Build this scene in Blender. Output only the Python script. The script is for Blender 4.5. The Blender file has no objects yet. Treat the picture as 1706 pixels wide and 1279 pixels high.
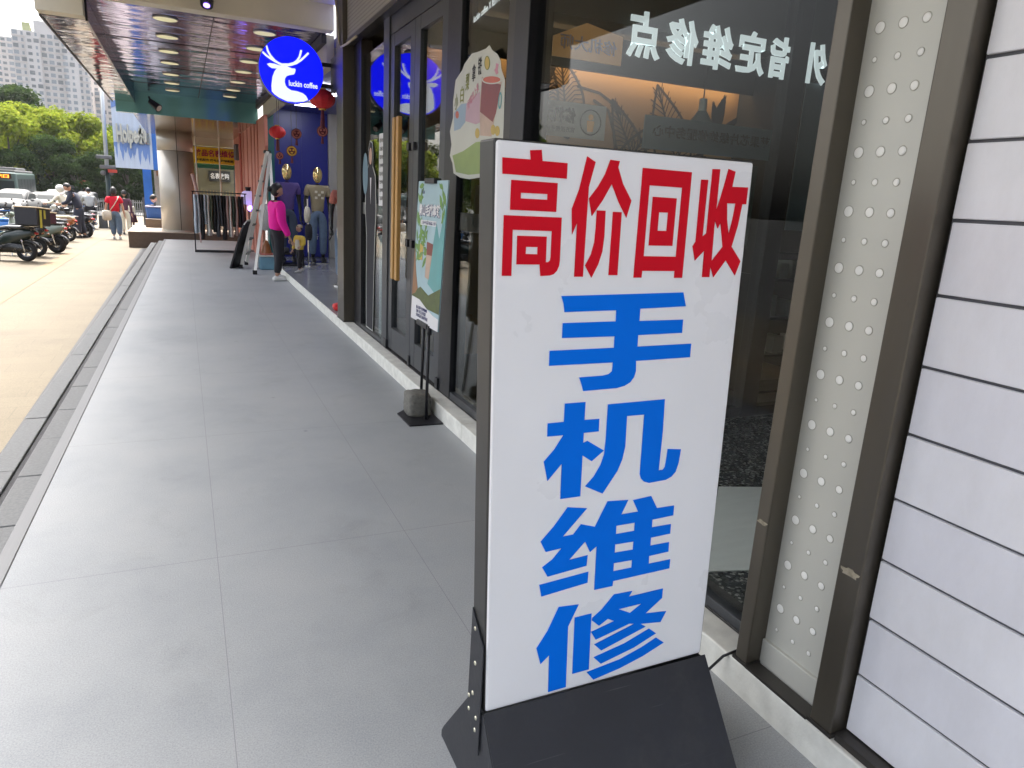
import bpy, bmesh, math, random
from mathutils import Vector, Matrix, Euler
random.seed(7)
SC = bpy.context.scene
COL = SC.collection
R = math.radians

# ---------------------------------------------------------------- camera
cd = bpy.data.cameras.new('camera')
cam = bpy.data.objects.new('camera', cd); COL.objects.link(cam)
cd.sensor_width = 36.0; cd.lens = 1166/1706*36; cd.clip_start = .02; cd.clip_end = 2000
RX, RY, RZ = Vector((.909037, -.412945, .055922)), Vector((-.054636, -.251146, -.966406)), Vector((.413117, .875444, -.250863))
cam.matrix_world = Matrix(((RX.x, -RY.x, -RZ.x, 0), (RX.y, -RY.y, -RZ.y, 0), (RX.z, -RY.z, -RZ.z, 1.5), (0, 0, 0, 1)))
SC.camera = cam

# ---------------------------------------------------------------- sky, sun, exposure
SUN = Vector((-.035, .44, .90)).normalized()
ELEV = math.asin(SUN.z); ROT = math.atan2(SUN.x, SUN.y)
world = bpy.data.worlds.new('World'); SC.world = world; world.use_nodes = True
wn = world.node_tree.nodes; wl = world.node_tree.links
sky = wn.new('ShaderNodeTexSky'); sky.sky_type = 'NISHITA'; sky.sun_disc = False
sky.sun_elevation = ELEV; sky.sun_rotation = ROT; sky.air_density = 1.0; sky.dust_density = 8.0; sky.ozone_density = .4
hz = wn.new('ShaderNodeHueSaturation'); hz.inputs['Saturation'].default_value = .45
wl.new(sky.outputs[0], hz.inputs['Color']); wl.new(hz.outputs[0], wn['Background'].inputs[0]); wn['Background'].inputs[1].default_value = .15
sd = bpy.data.lights.new('sun', 'SUN'); sd.energy = 2.0; sd.angle = R(.53); sd.color = (1, .95, .87)
sun = bpy.data.objects.new('sun', sd); COL.objects.link(sun); sun.rotation_euler = (-SUN).to_track_quat('-Z', 'Y').to_euler()
sun.location = (0, 30, 60)
SC.view_settings.view_transform = 'Standard'; SC.view_settings.look = 'None'
SC.view_settings.gamma = 1; SC.view_settings.exposure = 2.1
SC.cycles.max_bounces = 8; SC.cycles.diffuse_bounces = 4; SC.cycles.glossy_bounces = 4; SC.cycles.transparent_max_bounces = 16
SC.cycles.caustics_reflective = False; SC.cycles.caustics_refractive = False

# ---------------------------------------------------------------- materials
def srgb(r, g, b):
    f = lambda c: c/12.92 if c <= .04045 else ((c+.055)/1.055)**2.4
    return (f(r/255), f(g/255), f(b/255))
def mat(name, col, rough=.55, metal=0, var=.12, scale=6, bump=0, bscale=80, emit=0, ecol=None, spec=None, coat=0, stretch=None, trans=0):
    m = bpy.data.materials.new(name); m.use_nodes = True
    nt = m.node_tree; n = nt.nodes; l = nt.links; p = n['Principled BSDF']
    p.inputs['Roughness'].default_value = rough; p.inputs['Metallic'].default_value = metal
    if spec is not None: p.inputs['Specular IOR Level'].default_value = spec
    if coat: p.inputs['Coat Weight'].default_value = coat; p.inputs['Coat Roughness'].default_value = .08
    tc = n.new('ShaderNodeTexCoord'); mp = n.new('ShaderNodeMapping'); l.new(tc.outputs['Object'], mp.inputs[0])
    if stretch: mp.inputs['Scale'].default_value = stretch
    if var:
        no = n.new('ShaderNodeTexNoise'); no.inputs['Scale'].default_value = scale; no.inputs['Detail'].default_value = 6
        l.new(mp.outputs[0], no.inputs['Vector'])
        mx = n.new('ShaderNodeMix'); mx.data_type = 'RGBA'
        mx.inputs[6].default_value = (*[max(0, c*(1-var*1.6)) for c in col], 1); mx.inputs[7].default_value = (*[min(1, c*(1+var*1.6)) for c in col], 1)
        l.new(no.outputs['Fac'], mx.inputs[0]); l.new(mx.outputs[2], p.inputs['Base Color'])
        rm = n.new('ShaderNodeMapRange'); rm.inputs[3].default_value = max(.02, rough*.85); rm.inputs[4].default_value = min(1, rough*1.15)
        l.new(no.outputs['Fac'], rm.inputs[0]); l.new(rm.outputs[0], p.inputs['Roughness'])
    else: p.inputs['Base Color'].default_value = (*col, 1)
    if bump:
        nb = n.new('ShaderNodeTexNoise'); nb.inputs['Scale'].default_value = bscale; nb.inputs['Detail'].default_value = 4
        l.new(mp.outputs[0], nb.inputs['Vector'])
        bu = n.new('ShaderNodeBump'); bu.inputs['Strength'].default_value = bump; bu.inputs['Distance'].default_value = .01
        l.new(nb.outputs['Fac'], bu.inputs['Height']); l.new(bu.outputs[0], p.inputs['Normal'])
    if emit:
        p.inputs['Emission Color'].default_value = (*(ecol or col), 1); p.inputs['Emission Strength'].default_value = emit
    if trans:
        p.inputs['Transmission Weight'].default_value = trans
    return m
def glassmat(name, tint=(.9, .94, .93), ior=1.5, extra=.02, rough=0):
    m = bpy.data.materials.new(name); m.use_nodes = True
    nt = m.node_tree; n = nt.nodes; l = nt.links
    n.remove(n['Principled BSDF'])
    t = n.new('ShaderNodeBsdfTransparent'); t.inputs[0].default_value = (*tint, 1)
    g = n.new('ShaderNodeBsdfGlossy'); g.inputs['Roughness'].default_value = rough
    f0 = ((ior-1)/(ior+1))**2+extra
    f = n.new('ShaderNodeLayerWeight'); f.inputs[0].default_value = .5
    pw = n.new('ShaderNodeMath'); pw.operation = 'POWER'; pw.inputs[1].default_value = 5; l.new(f.outputs['Facing'], pw.inputs[0])
    a = n.new('ShaderNodeMath'); a.operation = 'MULTIPLY_ADD'; a.inputs[1].default_value = 1-f0; a.inputs[2].default_value = f0; a.use_clamp = True; l.new(pw.outputs[0], a.inputs[0])
    mx = n.new('ShaderNodeMixShader'); l.new(a.outputs[0], mx.inputs[0]); l.new(t.outputs[0], mx.inputs[1]); l.new(g.outputs[0], mx.inputs[2])
    l.new(mx.outputs[0], n['Material Output'].inputs[0])
    return m
def ramp(n, l, src, stops):
    r = n.new('ShaderNodeValToRGB'); e = r.color_ramp.elements
    while len(e) < len(stops): e.new(.5)
    for k, (pos, c) in enumerate(stops): e[k].position = pos; e[k].color = (*c, 1)
    l.new(src, r.inputs[0]); return r

def floor_mat():
    m = mat('walkway_stone', (.30, .315, .32), .5, 0, .0, 3, .05, 220, spec=.16)
    nt = m.node_tree; n = nt.nodes; l = nt.links; p = n['Principled BSDF']
    tc = n.new('ShaderNodeTexCoord'); sx = n.new('ShaderNodeSeparateXYZ'); l.new(tc.outputs['Object'], sx.inputs[0])
    def line(sock, off, per, w):
        a = n.new('ShaderNodeMath'); a.operation = 'SUBTRACT'; a.inputs[1].default_value = off; l.new(sock, a.inputs[0])
        b = n.new('ShaderNodeMath'); b.operation = 'PINGPONG'; b.inputs[1].default_value = per/2; l.new(a.outputs[0], b.inputs[0])
        c = n.new('ShaderNodeMath'); c.operation = 'LESS_THAN'; c.inputs[1].default_value = w; l.new(b.outputs[0], c.inputs[0]); return c.outputs[0]
    lx = line(sx.outputs[0], .05, .8, .0011); ly = line(sx.outputs[1], 2.88, 1.6, .0013)
    mx = n.new('ShaderNodeMath'); mx.operation = 'MAXIMUM'; l.new(lx, mx.inputs[0]); l.new(ly, mx.inputs[1])
    big = n.new('ShaderNodeTexNoise'); big.inputs['Scale'].default_value = 1.1; big.inputs['Detail'].default_value = 5; big.inputs['Roughness'].default_value = .65
    fine = n.new('ShaderNodeTexNoise'); fine.inputs['Scale'].default_value = 210; fine.inputs['Detail'].default_value = 2
    spk = n.new('ShaderNodeTexVoronoi'); spk.inputs['Scale'].default_value = 130
    for q in (big, fine, spk): l.new(tc.outputs['Object'], q.inputs['Vector'])
    r1 = ramp(n, l, big.outputs['Fac'], [(.30, (.312, .33, .345)), (.5, (.362, .378, .388)), (.72, (.40, .41, .415))])
    r2 = ramp(n, l, fine.outputs['Fac'], [(.3, (.85, .85, .85)), (.72, (1.13, 1.13, 1.13))])
    r3 = ramp(n, l, spk.outputs['Distance'], [(.10, (.72, .72, .72)), (.2, (1, 1, 1))])
    m1 = n.new('ShaderNodeMix'); m1.data_type = 'RGBA'; m1.blend_type = 'MULTIPLY'; m1.inputs[0].default_value = 1
    m2 = n.new('ShaderNodeMix'); m2.data_type = 'RGBA'; m2.blend_type = 'MULTIPLY'; m2.inputs[0].default_value = .7
    l.new(r1.outputs[0], m1.inputs[6]); l.new(r2.outputs[0], m1.inputs[7]); l.new(m1.outputs[2], m2.inputs[6]); l.new(r3.outputs[0], m2.inputs[7])
    st = n.new('ShaderNodeTexNoise'); st.inputs['Scale'].default_value = 2.6; st.inputs['Detail'].default_value = 9; st.inputs['Roughness'].default_value = .72; st.inputs['Distortion'].default_value = .6
    gum = n.new('ShaderNodeTexVoronoi'); gum.inputs['Scale'].default_value = 2.1; gum.inputs['Randomness'].default_value = 1
    for q in (st, gum): l.new(tc.outputs['Object'], q.inputs['Vector'])
    r4 = ramp(n, l, st.outputs['Fac'], [(.28, (.91, .91, .90)), (.44, (1, 1, 1)), (.62, (1, 1, 1)), (.74, (1.07, 1.07, 1.07))]); r5 = ramp(n, l, gum.outputs['Distance'], [(.022, (.66, .66, .65)), (.034, (1, 1, 1))])
    m4 = n.new('ShaderNodeMix'); m4.data_type = 'RGBA'; m4.blend_type = 'MULTIPLY'; m4.inputs[0].default_value = 1; l.new(m2.outputs[2], m4.inputs[6]); l.new(r4.outputs[0], m4.inputs[7])
    m5 = n.new('ShaderNodeMix'); m5.data_type = 'RGBA'; m5.blend_type = 'MULTIPLY'; m5.inputs[0].default_value = .8; l.new(m4.outputs[2], m5.inputs[6]); l.new(r5.outputs[0], m5.inputs[7])
    m3 = n.new('ShaderNodeMix'); m3.data_type = 'RGBA'; l.new(mx.outputs[0], m3.inputs[0]); l.new(m5.outputs[2], m3.inputs[6]); m3.inputs[7].default_value = (.235, .24, .25, 1)
    l.new(m3.outputs[2], p.inputs['Base Color'])
    rr = n.new('ShaderNodeMapRange'); rr.inputs[3].default_value = .42; rr.inputs[4].default_value = .6; l.new(big.outputs['Fac'], rr.inputs[0]); l.new(rr.outputs[0], p.inputs['Roughness'])
    return m
def pavement_mat():
    m = mat('pavement_stone', (.4, .36, .28), .75, 0, 0, 3, .12, 150)
    nt = m.node_tree; n = nt.nodes; l = nt.links; p = n['Principled BSDF']
    tc = n.new('ShaderNodeTexCoord')
    br = n.new('ShaderNodeTexBrick'); br.inputs['Scale'].default_value = 1; br.inputs['Brick Width'].default_value = .6; br.inputs['Row Height'].default_value = .3
    br.inputs['Mortar Size'].default_value = .004; br.inputs['Color1'].default_value = (.100, .079, .047, 1); br.inputs['Color2'].default_value = (.112, .089, .054, 1); br.inputs['Mortar'].default_value = (.084, .067, .041, 1)
    nz = n.new('ShaderNodeTexNoise'); nz.inputs['Scale'].default_value = .8; nz.inputs['Detail'].default_value = 8; nz.inputs['Roughness'].default_value = .7
    fz = n.new('ShaderNodeTexNoise'); fz.inputs['Scale'].default_value = 90
    for q in (br, nz, fz): l.new(tc.outputs['Object'], q.inputs['Vector'])
    r1 = ramp(n, l, nz.outputs['Fac'], [(.28, (.66, .65, .63)), (.45, (.92, .92, .92)), (.7, (1.06, 1.06, 1.06))]); r2 = ramp(n, l, fz.outputs['Fac'], [(.3, (.74, .74, .74)), (.7, (1.14, 1.14, 1.14))])
    a = n.new('ShaderNodeMix'); a.data_type = 'RGBA'; a.blend_type = 'MULTIPLY'; a.inputs[0].default_value = 1
    b = n.new('ShaderNodeMix'); b.data_type = 'RGBA'; b.blend_type = 'MULTIPLY'; b.inputs[0].default_value = 1
    l.new(br.outputs['Color'], a.inputs[6]); l.new(r1.outputs[0], a.inputs[7]); l.new(a.outputs[2], b.inputs[6]); l.new(r2.outputs[0], b.inputs[7]); l.new(b.outputs[2], p.inputs['Base Color'])
    return m
def terrazzo_mat():
    m = mat('dark_terrazzo', (.03, .035, .04), .25, 0, 0)
    nt = m.node_tree; n = nt.nodes; l = nt.links; p = n['Principled BSDF']
    tc = n.new('ShaderNodeTexCoord'); v = n.new('ShaderNodeTexVoronoi'); v.inputs['Scale'].default_value = 85; l.new(tc.outputs['Object'], v.inputs['Vector'])
    s = n.new('ShaderNodeSeparateColor'); l.new(v.outputs['Color'], s.inputs[0])
    r1 = ramp(n, l, s.outputs[0], [(.0, (.02, .024, .027)), (.55, (.05, .055, .055)), (.8, (.12, .125, .12)), (.97, (.45, .45, .42))]); l.new(r1.outputs[0], p.inputs['Base Color'])
    return m
def dots_mat(name, col, dot, per, rad, axes=(1, 2), rough=.4):
    m = mat(name, col, rough, 0, 0)
    nt = m.node_tree; n = nt.nodes; l = nt.links; p = n['Principled BSDF']
    tc = n.new('ShaderNodeTexCoord'); sx = n.new('ShaderNodeSeparateXYZ'); l.new(tc.outputs['Object'], sx.inputs[0]); sq = []
    for a in axes:
        b = n.new('ShaderNodeMath'); b.operation = 'PINGPONG'; b.inputs[1].default_value = per/2; l.new(sx.outputs[a], b.inputs[0])
        c = n.new('ShaderNodeMath'); c.operation = 'POWER'; c.inputs[1].default_value = 2; l.new(b.outputs[0], c.inputs[0]); sq.append(c.outputs[0])
    d = n.new('ShaderNodeMath'); d.operation = 'ADD'; l.new(sq[0], d.inputs[0]); l.new(sq[1], d.inputs[1])
    e = n.new('ShaderNodeMath'); e.operation = 'LESS_THAN'; e.inputs[1].default_value = rad*rad; l.new(d.outputs[0], e.inputs[0])
    mx = n.new('ShaderNodeMix'); mx.data_type = 'RGBA'; l.new(e.outputs[0], mx.inputs[0]); mx.inputs[6].default_value = (*col, 1); mx.inputs[7].default_value = (*dot, 1)
    l.new(mx.outputs[2], p.inputs['Base Color']); return m
def sheetmetal_mat():
    m = mat('dark_sheet_metal', (.028, .030, .037), .45, .3, .2, 5, .05, 60)
    nt = m.node_tree; n = nt.nodes; l = nt.links; p = n['Principled BSDF']; tc = n.new('ShaderNodeTexCoord')
    src = p.inputs['Base Color'].links[0].from_socket
    d = n.new('ShaderNodeTexNoise'); d.inputs['Scale'].default_value = 3.5; d.inputs['Detail'].default_value = 10; d.inputs['Roughness'].default_value = .75; l.new(tc.outputs['Object'], d.inputs['Vector'])
    r1 = ramp(n, l, d.outputs['Fac'], [(.52, (0, 0, 0)), (.72, (.35, .35, .35))])
    mp = n.new('ShaderNodeMapping'); mp.inputs['Rotation'].default_value = (.3, .5, .7); mp.inputs['Scale'].default_value = (3, 140, 30); l.new(tc.outputs['Object'], mp.inputs[0])
    s = n.new('ShaderNodeTexNoise'); s.inputs['Scale'].default_value = 1; s.inputs['Detail'].default_value = 2; l.new(mp.outputs[0], s.inputs['Vector'])
    r2 = ramp(n, l, s.outputs['Fac'], [(.70, (0, 0, 0)), (.74, (.5, .5, .5))])
    a = n.new('ShaderNodeMix'); a.data_type = 'RGBA'; l.new(r1.outputs[0], a.inputs[0]); l.new(src, a.inputs[6]); a.inputs[7].default_value = (.075, .073, .070, 1)
    b = n.new('ShaderNodeMix'); b.data_type = 'RGBA'; l.new(r2.outputs[0], b.inputs[0]); l.new(a.outputs[2], b.inputs[6]); b.inputs[7].default_value = (.11, .11, .115, 1); l.new(b.outputs[2], p.inputs['Base Color']); return m
def panel_mat():
    m = mat('white_panel', (.82, .82, .86), .3, 0, 0)
    nt = m.node_tree; n = nt.nodes; l = nt.links; p = n['Principled BSDF']; tc = n.new('ShaderNodeTexCoord'); g = n.new('ShaderNodeNewGeometry')
    r0 = ramp(n, l, g.outputs['Random Per Island'], [(0, (.79, .79, .835)), (1, (.84, .84, .87))])
    d = n.new('ShaderNodeTexNoise'); d.inputs['Scale'].default_value = 2.2; d.inputs['Detail'].default_value = 9; d.inputs['Roughness'].default_value = .7
    mp = n.new('ShaderNodeMapping'); mp.inputs['Scale'].default_value = (1, 1.6, .7); l.new(tc.outputs['Object'], mp.inputs[0]); l.new(mp.outputs[0], d.inputs['Vector'])
    r1 = ramp(n, l, d.outputs['Fac'], [(.35, (.90, .895, .885)), (.6, (1, 1, 1))])
    a = n.new('ShaderNodeMix'); a.data_type = 'RGBA'; a.blend_type = 'MULTIPLY'; a.inputs[0].default_value = 1; l.new(r0.outputs[0], a.inputs[6]); l.new(r1.outputs[0], a.inputs[7]); l.new(a.outputs[2], p.inputs['Base Color'])
    bu = n.new('ShaderNodeBump'); bu.inputs['Strength'].default_value = .06; bu.inputs['Distance'].default_value = .02; l.new(d.outputs['Fac'], bu.inputs['Height']); l.new(bu.outputs[0], p.inputs['Normal']); return m
def mirror_mat(name, col, rough, bump, sc):
    m = mat(name, col, rough, 1, 0)
    nt = m.node_tree; n = nt.nodes; l = nt.links; p = n['Principled BSDF']
    tc = n.new('ShaderNodeTexCoord'); mp = n.new('ShaderNodeMapping'); mp.inputs['Scale'].default_value = sc; l.new(tc.outputs['Object'], mp.inputs[0])
    nz = n.new('ShaderNodeTexNoise'); nz.inputs['Scale'].default_value = 1; nz.inputs['Detail'].default_value = 3; l.new(mp.outputs[0], nz.inputs['Vector'])
    bu = n.new('ShaderNodeBump'); bu.inputs['Strength'].default_value = bump; bu.inputs['Distance'].default_value = .05
    l.new(nz.outputs['Fac'], bu.inputs['Height']); l.new(bu.outputs[0], p.inputs['Normal']); return m
def leaf_mat(name, c1, c2, tr=.35):
    m = bpy.data.materials.new(name); m.use_nodes = True
    nt = m.node_tree; n = nt.nodes; l = nt.links; n.remove(n['Principled BSDF'])
    g = n.new('ShaderNodeNewGeometry'); mx = n.new('ShaderNodeMix'); mx.data_type = 'RGBA'; l.new(g.outputs['Random Per Island'], mx.inputs[0])
    mx.inputs[6].default_value = (*c1, 1); mx.inputs[7].default_value = (*c2, 1)
    d = n.new('ShaderNodeBsdfDiffuse'); t = n.new('ShaderNodeBsdfTranslucent'); l.new(mx.outputs[2], d.inputs[0])
    hs = n.new('ShaderNodeHueSaturation'); hs.inputs['Value'].default_value = 1.5; hs.inputs['Hue'].default_value = .485; l.new(mx.outputs[2], hs.inputs['Color']); l.new(hs.outputs[0], t.inputs[0])
    ms = n.new('ShaderNodeMixShader'); ms.inputs[0].default_value = tr; l.new(d.outputs[0], ms.inputs[1]); l.new(t.outputs[0], ms.inputs[2]); l.new(ms.outputs[0], n['Material Output'].inputs[0]); return m

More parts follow.
